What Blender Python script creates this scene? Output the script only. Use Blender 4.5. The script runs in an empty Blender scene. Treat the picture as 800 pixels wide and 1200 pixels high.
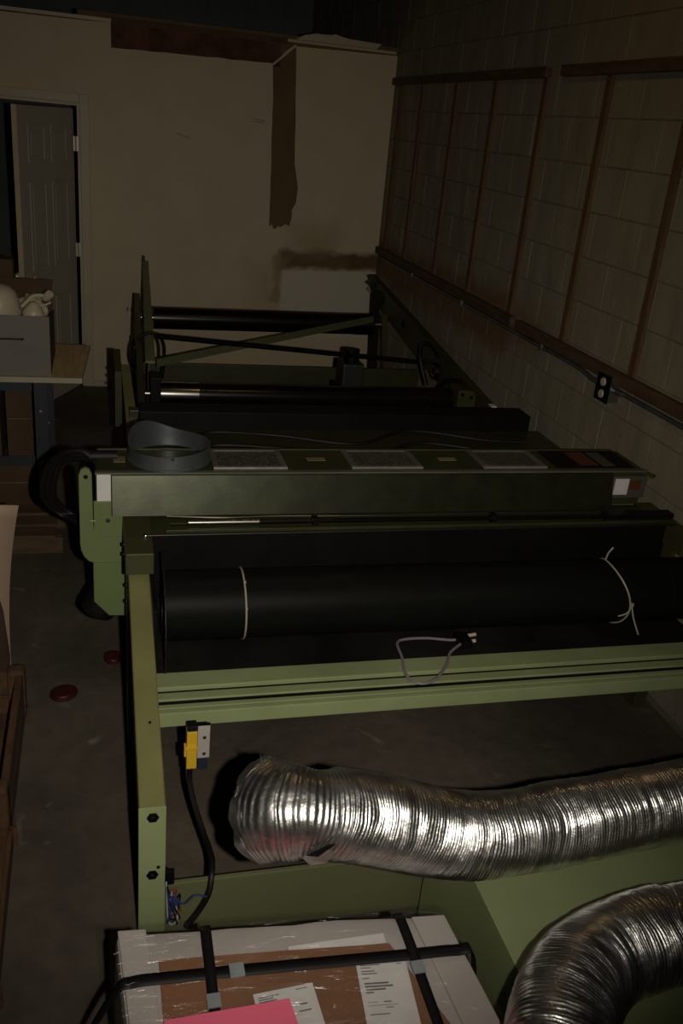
import bpy, bmesh, math, random
from mathutils import Vector, Matrix, noise
random.seed(7)
scene = bpy.context.scene
COL = scene.collection

# ------------------------------------------------------------------ camera, world, lights, exposure
CAM_RIGHT = Vector((0.96679155, -0.2393018, 0.0897148))
CAM_UP = Vector((0.01515889, 0.40412085, 0.91457998))
CAM_FWD = Vector((0.25511626, 0.88284822, -0.39432817))
CAM_POS = Vector((0, 0, 2.1))
cd = bpy.data.cameras.new('camera')
cd.sensor_fit = 'VERTICAL'; cd.sensor_height = 36.0; cd.sensor_width = 24.0
cd.lens = 36.0 * 1054.49 / 1200.0
cd.clip_start = 0.02
cam = bpy.data.objects.new('camera', cd); COL.objects.link(cam)
m = Matrix((CAM_RIGHT, CAM_UP, -CAM_FWD)).transposed().to_4x4(); m.translation = CAM_POS
cam.matrix_world = m
scene.camera = cam

w = bpy.data.worlds.new('world'); scene.world = w; w.use_nodes = True
w.node_tree.nodes['Background'].inputs[0].default_value = (0.6, 0.75, 1.0, 1)
w.node_tree.nodes['Background'].inputs[1].default_value = 0.0004

# the flash beside the lens (camera held upright, flash head on its right-hand side)
fl = bpy.data.lights.new('camera_flash', 'SPOT')
fl.energy = 170; fl.color = (1.0, 0.93, 0.82); fl.shadow_soft_size = 0.014
fl.spot_size = math.radians(84); fl.spot_blend = 1.0
flo = bpy.data.objects.new('camera_flash', fl); COL.objects.link(flo)
flo.location = CAM_POS + CAM_RIGHT * 0.12 - CAM_UP * 0.02
aim = (CAM_FWD + CAM_UP * 0.05 - CAM_RIGHT * 0.16).normalized()
flo.rotation_euler = aim.to_track_quat('-Z', 'Y').to_euler()

# warm lamp under the roof (its housing is built further down)
LAMP = Vector((1.05, 3.1, 3.28))
lp = bpy.data.lights.new('ceiling_lamp_light', 'POINT')
lp.energy = 3.2; lp.color = (1.0, 0.66, 0.30); lp.shadow_soft_size = 0.05
lpo = bpy.data.objects.new('ceiling_lamp_light', lp); COL.objects.link(lpo); lpo.location = LAMP - Vector((0, 0, 0.09))

vs = scene.view_settings
scene.display_settings.display_device = 'sRGB'
vs.view_transform = 'Standard'; vs.look = 'None'; vs.gamma = 1.0; vs.use_curve_mapping = False
vs.exposure = 0.0

# ------------------------------------------------------------------ materials
MATS = {}
def mat(name, rgb, rough=0.5, metal=0.0, var=0.15, scale=6.0, bump=0.0, bscale=60.0, rgb2=None, spec=0.5, detail=6.0, stretch=None):
    if name in MATS: return MATS[name]
    m = bpy.data.materials.new(name); m.use_nodes = True; MATS[name] = m
    nt = m.node_tree; n = nt.nodes; l = nt.links; b = n['Principled BSDF']
    b.inputs['Roughness'].default_value = rough; b.inputs['Metallic'].default_value = metal
    b.inputs['Specular IOR Level'].default_value = spec
    tc = n.new('ShaderNodeTexCoord'); src = tc.outputs['Object']
    if stretch:
        mp = n.new('ShaderNodeMapping'); mp.inputs['Scale'].default_value = stretch; l.new(src, mp.inputs[0]); src = mp.outputs[0]
    nz = n.new('ShaderNodeTexNoise'); nz.inputs['Scale'].default_value = scale; nz.inputs['Detail'].default_value = detail
    l.new(src, nz.inputs['Vector'])
    cr = n.new('ShaderNodeValToRGB'); cr.color_ramp.elements[0].position = 0.3; cr.color_ramp.elements[1].position = 0.7
    a = rgb2 if rgb2 else tuple(c * (1 - var) for c in rgb)
    c2 = rgb if rgb2 else tuple(min(1, c * (1 + var)) for c in rgb)
    cr.color_ramp.elements[0].color = (*a, 1); cr.color_ramp.elements[1].color = (*c2, 1)
    l.new(nz.outputs['Fac'], cr.inputs[0]); l.new(cr.outputs[0], b.inputs['Base Color'])
    if bump > 0:
        nb = n.new('ShaderNodeTexNoise'); nb.inputs['Scale'].default_value = bscale; nb.inputs['Detail'].default_value = 4
        l.new(src, nb.inputs['Vector'])
        bp = n.new('ShaderNodeBump'); bp.inputs['Strength'].default_value = bump; bp.inputs['Distance'].default_value = 0.01
        l.new(nb.outputs['Fac'], bp.inputs['Height']); l.new(bp.outputs[0], b.inputs['Normal'])
    return m

G_PALE = mat('pale_green_paint', (0.285, 0.338, 0.158), 0.42, var=0.10, scale=5, bump=0.03, bscale=120)
G_RAIL = mat('worn_olive_paint', (0.205, 0.200, 0.076), 0.45, var=0.12, scale=7, bump=0.03, bscale=120)
G_MINT = mat('bright_green_paint', (0.155, 0.20, 0.075), 0.45, var=0.07, scale=5)
G_KICK = mat('drab_panel_green_paint', (0.142, 0.152, 0.072), 0.5, var=0.06, scale=3)
G_BRACE = mat('drab_green_paint', (0.12, 0.13, 0.06), 0.5, var=0.1)
G_MID = mat('mid_green_paint', (0.28, 0.325, 0.155), 0.42, var=0.08, scale=3, bump=0.02, bscale=90)
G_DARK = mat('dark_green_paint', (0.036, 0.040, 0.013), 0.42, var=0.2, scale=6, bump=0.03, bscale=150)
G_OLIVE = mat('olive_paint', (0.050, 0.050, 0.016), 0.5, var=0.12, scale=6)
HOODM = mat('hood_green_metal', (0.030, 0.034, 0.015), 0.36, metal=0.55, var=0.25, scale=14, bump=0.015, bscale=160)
BLACK = mat('black_steel', (0.0045, 0.0045, 0.004), 0.5, var=0.3, scale=9, spec=0.2)
BLACKG = mat('black_gloss_roller', (0.006, 0.005, 0.004), 0.25, var=0.3, scale=9, spec=0.4)
RUBBER = mat('black_rubber', (0.007, 0.007, 0.007), 0.55, spec=0.3, var=0.35, scale=10, bump=0.04, bscale=200)
BELT = mat('black_belt_fabric', (0.0058, 0.0062, 0.0048), 0.5, spec=0.10, var=0.25, scale=4, stretch=(0.5, 6, 6), bump=0.03, bscale=200)
BED = mat('dusty_black_bed', (0.009, 0.009, 0.007), 0.65, spec=0.25, var=0.6, scale=5, bump=0.05, bscale=60)
CHROME = mat('chrome', (0.62, 0.58, 0.52), 0.18, metal=1, var=0.08, scale=12)
STEEL = mat('bare_steel', (0.42, 0.41, 0.38), 0.32, metal=1, var=0.2, scale=12)
GALV = mat('galvanised_steel', (0.20, 0.22, 0.225), 0.42, metal=0.8, var=0.25, scale=10)
SILVER = mat('silver_panel', (0.40, 0.37, 0.33), 0.42, metal=0.6, var=0.2, scale=25)
SPECK = mat('speckled_mesh', (0.16, 0.15, 0.13), 0.5, metal=0.3, rgb2=(0.03, 0.03, 0.025), scale=90, bump=0.3, bscale=220)
WHITEP = mat('white_plastic', (0.55, 0.47, 0.33), 0.4, var=0.06)
TIE = mat('cable_tie_plastic', (0.40, 0.37, 0.28), 0.4, var=0.08)
LABEL = mat('white_label', (0.74, 0.71, 0.68), 0.5, var=0.05, scale=20)
INK = mat('grey_print', (0.20, 0.19, 0.19), 0.7, var=0.1)
CREAML = mat('cream_label', (0.22, 0.175, 0.095), 0.5, var=0.1)
REDL = mat('red_label', (0.11, 0.028, 0.012), 0.5, var=0.2)
GREYL = mat('grey_label', (0.075, 0.075, 0.058), 0.5, var=0.1)
PINK = mat('pink_paper', (0.93, 0.16, 0.27), 0.6, var=0.04)
CARD = mat('brown_cardboard', (0.25, 0.115, 0.055), 0.75, var=0.12, scale=5, bump=0.03, bscale=40)
CARD_D = mat('dark_cardboard', (0.075, 0.043, 0.016), 0.8, var=0.15, scale=5)
GREYBOX = mat('grey_cardboard', (0.195, 0.183, 0.152), 0.7, var=0.07, scale=6)
WOOD = mat('pine_board', (0.62, 0.43, 0.20), 0.6, var=0.15, scale=5, stretch=(8, 1, 8))
WOOD_E = mat('board_edge', (0.42, 0.39, 0.28), 0.6, var=0.08)
BATTEN = mat('batten_wood', (0.115, 0.060, 0.024), 0.75, var=0.3, scale=6, stretch=(6, 6, 1), bump=0.05, bscale=60)
RAILW = mat('rail_wood', (0.085, 0.050, 0.023), 0.75, var=0.3, scale=6, stretch=(6, 1, 6), bump=0.05, bscale=60)
REDWOOD = mat('red_brown_timber', (0.155, 0.055, 0.022), 0.8, rgb2=(0.05, 0.018, 0.009), scale=9, bump=0.1, bscale=40)
PALLET = mat('pallet_wood', (0.10, 0.062, 0.030), 0.8, var=0.3, scale=5, stretch=(1, 6, 6), bump=0.06, bscale=50)
BARK = mat('rough_brown_wood', (0.085, 0.042, 0.016), 0.85, var=0.35, scale=8, stretch=(5, 1, 5), bump=0.12, bscale=50)
BLUESTEEL = mat('blue_grey_steel', (0.026, 0.033, 0.040), 0.5, var=0.12)
FOAM = mat('cream_sheet', (0.33, 0.24, 0.165), 0.6, var=0.06, scale=3)
WRAPW = mat('white_packing', (0.48, 0.43, 0.40), 0.42, var=0.10, scale=5, bump=0.12, bscale=14)
STRAP = mat('black_strap', (0.008, 0.008, 0.008), 0.55, var=0.1, spec=0.2)
CLIP = mat('steel_clip', (0.30, 0.34, 0.36), 0.4, metal=0.3, var=0.1)
YELLOW = mat('yellow_plastic', (0.68, 0.42, 0.025), 0.4, var=0.08)
BLUEW = mat('blue_wire', (0.03, 0.045, 0.14), 0.4); REDW = mat('red_wire', (0.30, 0.05, 0.03), 0.4)
WHITEW = mat('white_wire', (0.45, 0.42, 0.38), 0.4); ORANGEW = mat('orange_wire', (0.40, 0.13, 0.03), 0.4)
GREYW = mat('grey_cable', (0.22, 0.19, 0.215), 0.5, var=0.1)
REDLID = mat('dark_red_plastic', (0.048, 0.008, 0.007), 0.5, var=0.25, scale=40)
DOORP = mat('door_paint', (0.40, 0.375, 0.30), 0.5, var=0.05)
DOORE = mat('door_edge_wood', (0.60, 0.49, 0.30), 0.55, var=0.08)
TRIMP = mat('trim_paint', (0.50, 0.425, 0.285), 0.5, var=0.05)
DARKROOM = mat('dark_blue_panel', (0.11, 0.125, 0.13), 0.7, var=0.2, scale=2)
ROOF = mat('dark_roof', (0.035, 0.036, 0.034), 0.8, var=0.3, scale=2)
MORTAR = mat('mortar', (0.17, 0.14, 0.098), 0.9, var=0.2, scale=6)
PAPERB = mat('bare_brown_board', (0.155, 0.098, 0.040), 0.85, var=0.12, scale=6)
HINGE = mat('hinge_brass', (0.5, 0.46, 0.36), 0.4, metal=0.3)
LAMPGLASS = bpy.data.materials.new('lamp_bulb'); LAMPGLASS.use_nodes = True
_b = LAMPGLASS.node_tree.nodes['Principled BSDF']; _b.inputs['Emission Color'].default_value = (1, 0.66, 0.3, 1); _b.inputs['Emission Strength'].default_value = 4

# aluminium duct foil
def foil():
    m = bpy.data.materials.new('aluminium_foil'); m.use_nodes = True
    nt = m.node_tree; n = nt.nodes; l = nt.links; b = n['Principled BSDF']
    b.inputs['Metallic'].default_value = 1.0
    tc = n.new('ShaderNodeTexCoord')
    nz = n.new('ShaderNodeTexNoise'); nz.inputs['Scale'].default_value = 16; nz.inputs['Detail'].default_value = 5; l.new(tc.outputs['Object'], nz.inputs['Vector'])
    cr = n.new('ShaderNodeValToRGB'); cr.color_ramp.elements[0].color = (0.44, 0.43, 0.41, 1); cr.color_ramp.elements[1].color = (0.76, 0.745, 0.72, 1)
    cr.color_ramp.elements[0].position = 0.3; cr.color_ramp.elements[1].position = 0.65
    l.new(nz.outputs['Fac'], cr.inputs[0]); l.new(cr.outputs[0], b.inputs['Base Color'])
    mr = n.new('ShaderNodeMapRange'); mr.inputs[3].default_value = 0.27; mr.inputs[4].default_value = 0.42
    l.new(nz.outputs['Fac'], mr.inputs[0]); l.new(mr.outputs[0], b.inputs['Roughness'])
    nb = n.new('ShaderNodeTexNoise'); nb.inputs['Scale'].default_value = 95; nb.inputs['Detail'].default_value = 3; l.new(tc.outputs['Object'], nb.inputs['Vector'])
    bp = n.new('ShaderNodeBump'); bp.inputs['Strength'].default_value = 0.35; bp.inputs['Distance'].default_value = 0.003
    l.new(nb.outputs['Fac'], bp.inputs['Height']); l.new(bp.outputs[0], b.inputs['Normal'])
    return m
FOIL = foil()
# stretch film
def film():
    m = bpy.data.materials.new('clear_film'); m.use_nodes = True
    nt = m.node_tree; n = nt.nodes; l = nt.links
    for x in list(n):
        if x.type != 'OUTPUT_MATERIAL': n.remove(x)
    out = [x for x in n if x.type == 'OUTPUT_MATERIAL'][0]
    tr = n.new('ShaderNodeBsdfTransparent'); tr.inputs[0].default_value = (0.96, 0.96, 0.96, 1)
    gl = n.new('ShaderNodeBsdfGlossy'); gl.inputs['Roughness'].default_value = 0.22; gl.inputs['Color'].default_value = (0.9, 0.9, 0.9, 1)
    mx = n.new('ShaderNodeMixShader'); mx.inputs[0].default_value = 0.055
    tc = n.new('ShaderNodeTexCoord'); mp = n.new('ShaderNodeMapping'); mp.inputs['Scale'].default_value = (9, 26, 14); mp.inputs['Rotation'].default_value = (0, 0, 0.5)
    l.new(tc.outputs['Object'], mp.inputs[0])
    nb = n.new('ShaderNodeTexNoise'); nb.inputs['Scale'].default_value = 1.3; nb.inputs['Detail'].default_value = 5; nb.inputs['Distortion'].default_value = 1.2; l.new(mp.outputs[0], nb.inputs['Vector'])
    bp = n.new('ShaderNodeBump'); bp.inputs['Strength'].default_value = 0.8; bp.inputs['Distance'].default_value = 0.02
    l.new(nb.outputs['Fac'], bp.inputs['Height']); l.new(bp.outputs[0], gl.inputs['Normal'])
    l.new(tr.outputs[0], mx.inputs[1]); l.new(gl.outputs[0], mx.inputs[2]); l.new(mx.outputs[0], out.inputs['Surface'])
    return m
FILM = film()

# concrete floor with oil stains and chalky scuffs
def concrete():
    m = bpy.data.materials.new('stained_concrete'); m.use_nodes = True
    nt = m.node_tree; n = nt.nodes; l = nt.links; b = n['Principled BSDF']; b.inputs['Roughness'].default_value = 0.8
    tc = n.new('ShaderNodeTexCoord')
    def N(s, d=8, dist=0.0):
        x = n.new('ShaderNodeTexNoise'); x.inputs['Scale'].default_value = s; x.inputs['Detail'].default_value = d; x.inputs['Distortion'].default_value = dist
        l.new(tc.outputs['Object'], x.inputs['Vector']); return x
    a = N(1.3); cr = n.new('ShaderNodeValToRGB')
    cr.color_ramp.elements[0].position = 0.32; cr.color_ramp.elements[0].color = (0.060, 0.048, 0.033, 1)
    cr.color_ramp.elements[1].position = 0.68; cr.color_ramp.elements[1].color = (0.142, 0.114, 0.082, 1)
    l.new(a.outputs['Fac'], cr.inputs[0])
    c = N(16, 6); cr2 = n.new('ShaderNodeValToRGB'); cr2.color_ramp.elements[0].color = (0.55, 0.55, 0.55, 1); cr2.color_ramp.elements[1].color = (1.2, 1.2, 1.2, 1)
    l.new(c.outputs['Fac'], cr2.inputs[0])
    mx = n.new('ShaderNodeMixRGB'); mx.blend_type = 'MULTIPLY'; mx.inputs[0].default_value = 1; l.new(cr.outputs[0], mx.inputs[1]); l.new(cr2.outputs[0], mx.inputs[2])
    s = N(4.2, 3, 1.5); cr3 = n.new('ShaderNodeValToRGB'); cr3.color_ramp.elements[0].position = 0.655; cr3.color_ramp.elements[0].color = (0, 0, 0, 1); cr3.color_ramp.elements[1].position = 0.76; cr3.color_ramp.elements[1].color = (0.5, 0.5, 0.5, 1)
    l.new(s.outputs['Fac'], cr3.inputs[0])
    mx2 = n.new('ShaderNodeMixRGB'); l.new(cr3.outputs[0], mx2.inputs[0]); l.new(mx.outputs[0], mx2.inputs[1]); mx2.inputs[2].default_value = (0.30, 0.27, 0.23, 1)
    l.new(mx2.outputs[0], b.inputs['Base Color'])
    bp = n.new('ShaderNodeBump'); bp.inputs['Strength'].default_value = 0.12; bp.inputs['Distance'].default_value = 0.01
    l.new(N(40, 5).outputs['Fac'], bp.inputs['Height']); l.new(bp.outputs[0], b.inputs['Normal'])
    return m
CONCRETE = concrete()

# stains with a shape of their own: list of boxes (axis limits) softened and broken up by noise
def stained(name, base, base2, stains, rough=0.7, nscale=5.0, bump=0.02, bscale=80, streak=None):
    m = bpy.data.materials.new(name); m.use_nodes = True
    nt = m.node_tree; n = nt.nodes; l = nt.links; b = n['Principled BSDF']; b.inputs['Roughness'].default_value = rough
    geo = n.new('ShaderNodeNewGeometry'); pos = geo.outputs['Position']
    def math_(op, a, c=None, clamp=False):
        x = n.new('ShaderNodeMath'); x.operation = op; x.use_clamp = clamp
        for i, v in enumerate((a, c)):
            if v is None: continue
            if isinstance(v, (int, float)): x.inputs[i].default_value = v
            else: l.new(v, x.inputs[i])
        return x.outputs[0]
    mp = n.new('ShaderNodeMapping'); mp.inputs['Scale'].default_value = streak or (1, 1, 1); l.new(pos, mp.inputs[0])
    nz = n.new('ShaderNodeTexNoise'); nz.inputs['Scale'].default_value = nscale; nz.inputs['Detail'].default_value = 6; l.new(mp.outputs[0], nz.inputs['Vector'])
    cr = n.new('ShaderNodeValToRGB'); cr.color_ramp.elements[0].position = 0.3; cr.color_ramp.elements[1].position = 0.7
    cr.color_ramp.elements[0].color = (*base2, 1); cr.color_ramp.elements[1].color = (*base, 1); l.new(nz.outputs['Fac'], cr.inputs[0])
    colr = cr.outputs[0]
    dn = n.new('ShaderNodeTexNoise'); dn.inputs['Scale'].default_value = 9; dn.inputs['Detail'].default_value = 6; l.new(pos, dn.inputs['Vector'])
    sx = n.new('ShaderNodeSeparateXYZ'); l.new(pos, sx.inputs[0])
    for (ax, a0, a1, z0, z1, slope, soft, rag, col, op) in stains:
        u = sx.outputs[ax]; v = math_('SUBTRACT', sx.outputs[2], math_('MULTIPLY', math_('SUBTRACT', u, a0), slope))
        du = math_('SUBTRACT', abs(a1 - a0) / 2, math_('ABSOLUTE', math_('SUBTRACT', u, (a0 + a1) / 2)))
        dv = math_('SUBTRACT', (z1 - z0) / 2, math_('ABSOLUTE', math_('SUBTRACT', v, (z0 + z1) / 2)))
        d = math_('ADD', math_('MINIMUM', du, dv), math_('MULTIPLY', math_('SUBTRACT', dn.outputs['Fac'], 0.5), rag))
        f = math_('MULTIPLY', math_('ADD', math_('DIVIDE', d, soft), 0.5, True), op)
        mx = n.new('ShaderNodeMixRGB'); l.new(f, mx.inputs[0]); l.new(colr, mx.inputs[1]); mx.inputs[2].default_value = (*col, 1); colr = mx.outputs[0]
    l.new(colr, b.inputs['Base Color'])
    nb = n.new('ShaderNodeTexNoise'); nb.inputs['Scale'].default_value = bscale; nb.inputs['Detail'].default_value = 4; l.new(pos, nb.inputs['Vector'])
    bp = n.new('ShaderNodeBump'); bp.inputs['Strength'].default_value = bump; bp.inputs['Distance'].default_value = 0.01
    l.new(nb.outputs['Fac'], bp.inputs['Height']); l.new(bp.outputs[0], b.inputs['Normal'])
    return m
DRYWALL = stained('cream_drywall', (0.60, 0.50, 0.325), (0.555, 0.46, 0.295), [
    (0, 1.40, 2.30, 1.00, 1.135, 0.03, 0.05, 0.12, (0.125, 0.072, 0.022), 1.0),
    (0, 1.48, 1.85, 1.10, 1.34, 0.0, 0.22, 0.30, (0.36, 0.26, 0.12), 0.55),
    (0, 1.335, 1.41, 0.75, 1.10, 0.0, 0.05, 0.12, (0.25, 0.16, 0.06), 0.75),
    (0, 1.18, 1.40, 0.70, 1.00, 0.0, 0.18, 0.30, (0.40, 0.30, 0.16), 0.5),
    (0, 1.41, 2.30, 0.45, 0.985, 0.03, 0.02, 0.03, (0.60, 0.56, 0.46), 0.8)])
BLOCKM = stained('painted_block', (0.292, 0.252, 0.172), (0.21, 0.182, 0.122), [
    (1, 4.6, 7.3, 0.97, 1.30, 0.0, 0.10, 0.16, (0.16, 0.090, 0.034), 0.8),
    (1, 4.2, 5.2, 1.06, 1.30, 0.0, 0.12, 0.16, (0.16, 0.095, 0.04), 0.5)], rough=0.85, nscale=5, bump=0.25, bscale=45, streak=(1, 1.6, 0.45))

# ------------------------------------------------------------------ mesh helpers
class MB:
    def __init__(s): s.bm = bmesh.new()
    def box(s, x0, x1, y0, y1, z0, z1, bev=0.0):
        r = bmesh.ops.create_cube(s.bm, size=1)
        for v in r['verts']:
            v.co = Vector(((x0 + x1) / 2 + v.co.x * (x1 - x0), (y0 + y1) / 2 + v.co.y * (y1 - y0), (z0 + z1) / 2 + v.co.z * (z1 - z0)))
        if bev > 0:
            es = list({e for v in r['verts'] for e in v.link_edges})
            bmesh.ops.bevel(s.bm, geom=es, offset=bev, segments=2, profile=0.6, affect='EDGES')
        return s
    def obox(s, p0, p1, wx, wz, up=(0, 0, 1), bev=0.0):
        p0 = Vector(p0); p1 = Vector(p1); d = (p1 - p0); L = d.length; d.normalize()
        sd = d.cross(Vector(up)).normalized(); u = sd.cross(d)
        r = bmesh.ops.create_cube(s.bm, size=1); mid = (p0 + p1) / 2
        for v in r['verts']: v.co = mid + d * (v.co.y * L) + sd * (v.co.x * wx) + u * (v.co.z * wz)
        if bev > 0:
            es = list({e for v in r['verts'] for e in v.link_edges})
            bmesh.ops.bevel(s.bm, geom=es, offset=bev, segments=2, affect='EDGES')
        return s
    def prism(s, poly, off, bev=0.0):
        off = Vector(off); a = [s.bm.verts.new(Vector(p)) for p in poly]; b = [s.bm.verts.new(Vector(p) + off) for p in poly]
        fs = [s.bm.faces.new(a), s.bm.faces.new(b[::-1])]; k = len(a)
        for i in range(k): fs.append(s.bm.faces.new((a[(i + 1) % k], a[i], b[i], b[(i + 1) % k])))
        if bev > 0: bmesh.ops.bevel(s.bm, geom=[e for e in fs[0].edges] + [e for e in fs[1].edges], offset=bev, segments=1, affect='EDGES')
        return s
    def cyl(s, p0, p1, r, seg=24, r2=None, cap=True):
        return s.tube([p0, p1], [r, r if r2 is None else r2], seg, cap)
    def tube(s, pts, r, seg=8, cap=True, rfun=None):
        pts = [Vector(p) for p in pts]; n = len(pts); rr = r if isinstance(r, (list, tuple)) else [r] * n
        t0 = (pts[1] - pts[0]).normalized(); ref = Vector((0, 0, 1)) if abs(t0.z) < 0.9 else Vector((1, 0, 0))
        nv = (ref - t0 * ref.dot(t0)).normalized(); rings = []
        for i, p in enumerate(pts):
            t = (pts[min(i + 1, n - 1)] - pts[max(i - 1, 0)]).normalized()
            nv = (nv - t * nv.dot(t)).normalized(); bn = t.cross(nv)
            ring = []
            for k in range(seg):
                a = 2 * math.pi * k / seg; q = rr[i] if rfun is None else rfun(i, a, rr[i])
                if isinstance(q, tuple): ring.append(s.bm.verts.new(p + (nv * math.cos(a) + bn * math.sin(a)) * q[0] + t * q[1]))
                else: ring.append(s.bm.verts.new(p + (nv * math.cos(a) + bn * math.sin(a)) * q))
            rings.append(ring)
        for i in range(n - 1):
            for k in range(seg):
                s.bm.faces.new((rings[i][k], rings[i][(k + 1) % seg], rings[i + 1][(k + 1) % seg], rings[i + 1][k]))
        if cap: s.bm.faces.new(rings[0][::-1]); s.bm.faces.new(rings[-1])
        return s
    def lathe(s, prof, origin, axis=(0, 0, 1), seg=32):
        o = Vector(origin); ax = Vector(axis).normalized(); ref = Vector((1, 0, 0)) if abs(ax.x) < 0.9 else Vector((0, 1, 0))
        u = (ref - ax * ref.dot(ax)).normalized(); v = ax.cross(u); rings = []
        for (r, h) in prof:
            if r < 1e-6: rings.append([s.bm.verts.new(o + ax * h)] * seg)
            else: rings.append([s.bm.verts.new(o + ax * h + (u * math.cos(2 * math.pi * k / seg) + v * math.sin(2 * math.pi * k / seg)) * r) for k in range(seg)])
        for i in range(len(prof) - 1):
            for k in range(seg):
                a = [rings[i][k], rings[i][(k + 1) % seg], rings[i + 1][(k + 1) % seg], rings[i + 1][k]]
                a = list(dict.fromkeys(a))
                if len(a) > 2: s.bm.faces.new(a)
        return s
    def build(s, name, material, parent=None, smooth=False):
        bmesh.ops.recalc_face_normals(s.bm, faces=s.bm.faces)
        me = bpy.data.meshes.new(name); s.bm.to_mesh(me); s.bm.free()
        me.materials.append(material)
        if smooth:
            for p in me.polygons: p.use_smooth = True
            try: me.set_sharp_from_angle(angle=math.radians(40))
            except Exception: pass
        o = bpy.data.objects.new(name, me); COL.objects.link(o)
        if parent is not None: attach(o, parent)
        return o
def attach(o, parent):
    o.parent = parent
    if parent.type == 'EMPTY': o.matrix_parent_inverse = Matrix.Translation(-Vector(parent.location))
def thing(name, label, cat, loc=(0, 0, 0), group=None):
    e = bpy.data.objects.new(name, None); COL.objects.link(e); e.location = loc; e.empty_display_size = 0.05
    return tag(e, label, cat, group)
def tag(o, label, cat, group=None):
    o['label'] = label; o['category'] = cat
    if group: o['group'] = group
    return o
def struct(o, label=None, cat=None):
    o['kind'] = 'structure'
    if label: o['label'] = label
    if cat: o['category'] = cat
    return o
def box(name, mt, parent, x0, x1, y0, y1, z0, z1, bev=0.0): return MB().box(x0, x1, y0, y1, z0, z1, bev).build(name, mt, parent)
def spline(pts, n=10, closed=False):
    P = [Vector(p) for p in pts]; out = []
    for i in range(len(P) - 1):
        p0 = P[max(i - 1, 0)]; p1 = P[i]; p2 = P[i + 1]; p3 = P[min(i + 2, len(P) - 1)]
        for k in range(n):
            t = k / n
            out.append(0.5 * ((2 * p1) + (p2 - p0) * t + (2 * p0 - 5 * p1 + 4 * p2 - p3) * t * t + (3 * p1 - p0 - 3 * p2 + p3) * t ** 3))
    out.append(P[-1]); return out
def resample(pts, step):
    out = [pts[0]]; acc = 0
    for a, b in zip(pts, pts[1:]):
        d = (b - a).length
        if d < 1e-9: continue
        pos = step - acc
        while pos <= d: out.append(a + (b - a) * (pos / d)); pos += step
        acc = (acc + d) % step
    return out
def cable(name, pts, r, mt, parent=None, n=10, seg=8): return MB().tube(spline(pts, n), r, seg).build(name, mt, parent, True)

# ------------------------------------------------------------------ the room
XW = 2.193; YB = 7.26
struct(box('floor', CONCRETE, None, -3.0, 2.6, -2.6, 10.6, -0.15, 0.0), 'stained grey brown concrete floor', 'floor')
ce = struct(box('ceiling', ROOF, None, -3.0, 2.6, -2.6, 10.6, 3.5, 3.6), 'dark roof deck overhead', 'ceiling')
for y in (8.0, 9.0): box('roof_beam', ROOF, ce, -3.0, 2.2, y - 0.06, y + 0.06, 3.28, 3.5)
struct(box('wall_left', DARKROOM, None, -3.1, -3.0, -2.6, 10.6, 0, 3.5), 'dark plain side wall', 'wall')
struct(box('wall_front', DARKROOM, None, -3.0, 2.2, -2.7, -2.6, 0, 3.5), 'dark plain wall behind the viewer', 'wall')
far = struct(MB().box(-3.0, 2.2, 10.5, 10.6, 0, 3.5).build('wall_far', DARKROOM), 'dark blue grey wall beyond the partition', 'wall')
x = -2.9
while x < 2.1:
    box('wall_panel', DARKROOM, far, x, x + 0.385, 10.485, 10.5, 0.01, 3.49, 0.004); x += 0.4

# block wall on the right: each block its own piece, mortar recessed
wr = struct(box('wall_right', MORTAR, None, XW + 0.0028, XW + 0.2, -2.6, 10.5, 0, 3.5), 'painted concrete block wall with wooden battens', 'wall')
def block_mesh(y0, y1):
    b = MB().box(XW, XW + 0.03, -(y1 - y0) / 2, (y1 - y0) / 2, -0.097, 0.097, 0.0025)
    bmesh.ops.recalc_face_normals(b.bm, faces=b.bm.faces)
    me = bpy.data.meshes.new('block'); b.bm.to_mesh(me); b.bm.free(); me.materials.append(BLOCKM); return me
full = block_mesh(0, 0.395)
nb = 0
for k in range(0, 17):
    z = 0.03 + 0.2 * k + 0.1
    if z > 3.45: continue
    y = 2.3 + (0.2 if k % 2 else 0.0)
    while y < 8.6:
        vis = (y < 7.3 and (z < 2.9 or y > 4.5)) or (z > 2.5 and y < 8.6)
        if z < 0.55 and y > 3: vis = False
        if vis and nb < 300:
            o = bpy.data.objects.new('block', full); COL.objects.link(o); o.parent = wr
            o.location = (random.uniform(-0.0012, 0.0012), y + 0.2, z); nb += 1
        y += 0.4
st = MB()   # the courses that lie low behind the machine or out of view, joined
for k in range(0, 17):
    z = 0.03 + 0.2 * k + 0.1
    y = 2.3 + (0.2 if k % 2 else 0.0) - 4.8
    while y < 10.3:
        vis = (y < 7.3 and (z < 2.9 or y > 4.5)) or (z > 2.5 and y < 8.6)
        if z < 0.55 and y > 3: vis = False
        if y < 2.2 or not vis or y > 8.59:
            if z + 0.096 < 3.5: st.box(XW, XW + 0.02, y + 0.004, y + 0.396, z - 0.096, z + 0.096)
        y += 0.4
o = st.build('block_courses', BLOCKM, wr); o['kind'] = 'stuff'

# battens and rails on the block wall
TH = 0.02
for i, y in enumerate((0.73, 1.38, 2.03, 2.68, 3.325, 3.973, 4.61, 5.256, 5.888, 6.55, 7.06)):
    MB().obox((XW - TH / 2, y, 1.225), (XW - TH / 2, y + random.uniform(-0.006, 0.006), 2.405), 0.042, TH, up=(1, 0, 0), bev=0.002).build('batten', BATTEN, wr)
for (a, b) in ((4.60, 7.24), (0.4, 4.43)):
    box('rail_batten', RAILW, wr, XW - 0.035, XW, a, b, 2.405, 2.455, 0.003)
for (a, b) in ((4.54, 7.24), (0.4, 4.47)):
    box('rail_batten', RAILW, wr, XW - 0.035, XW, a, b, 1.168, 1.222, 0.003)

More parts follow.
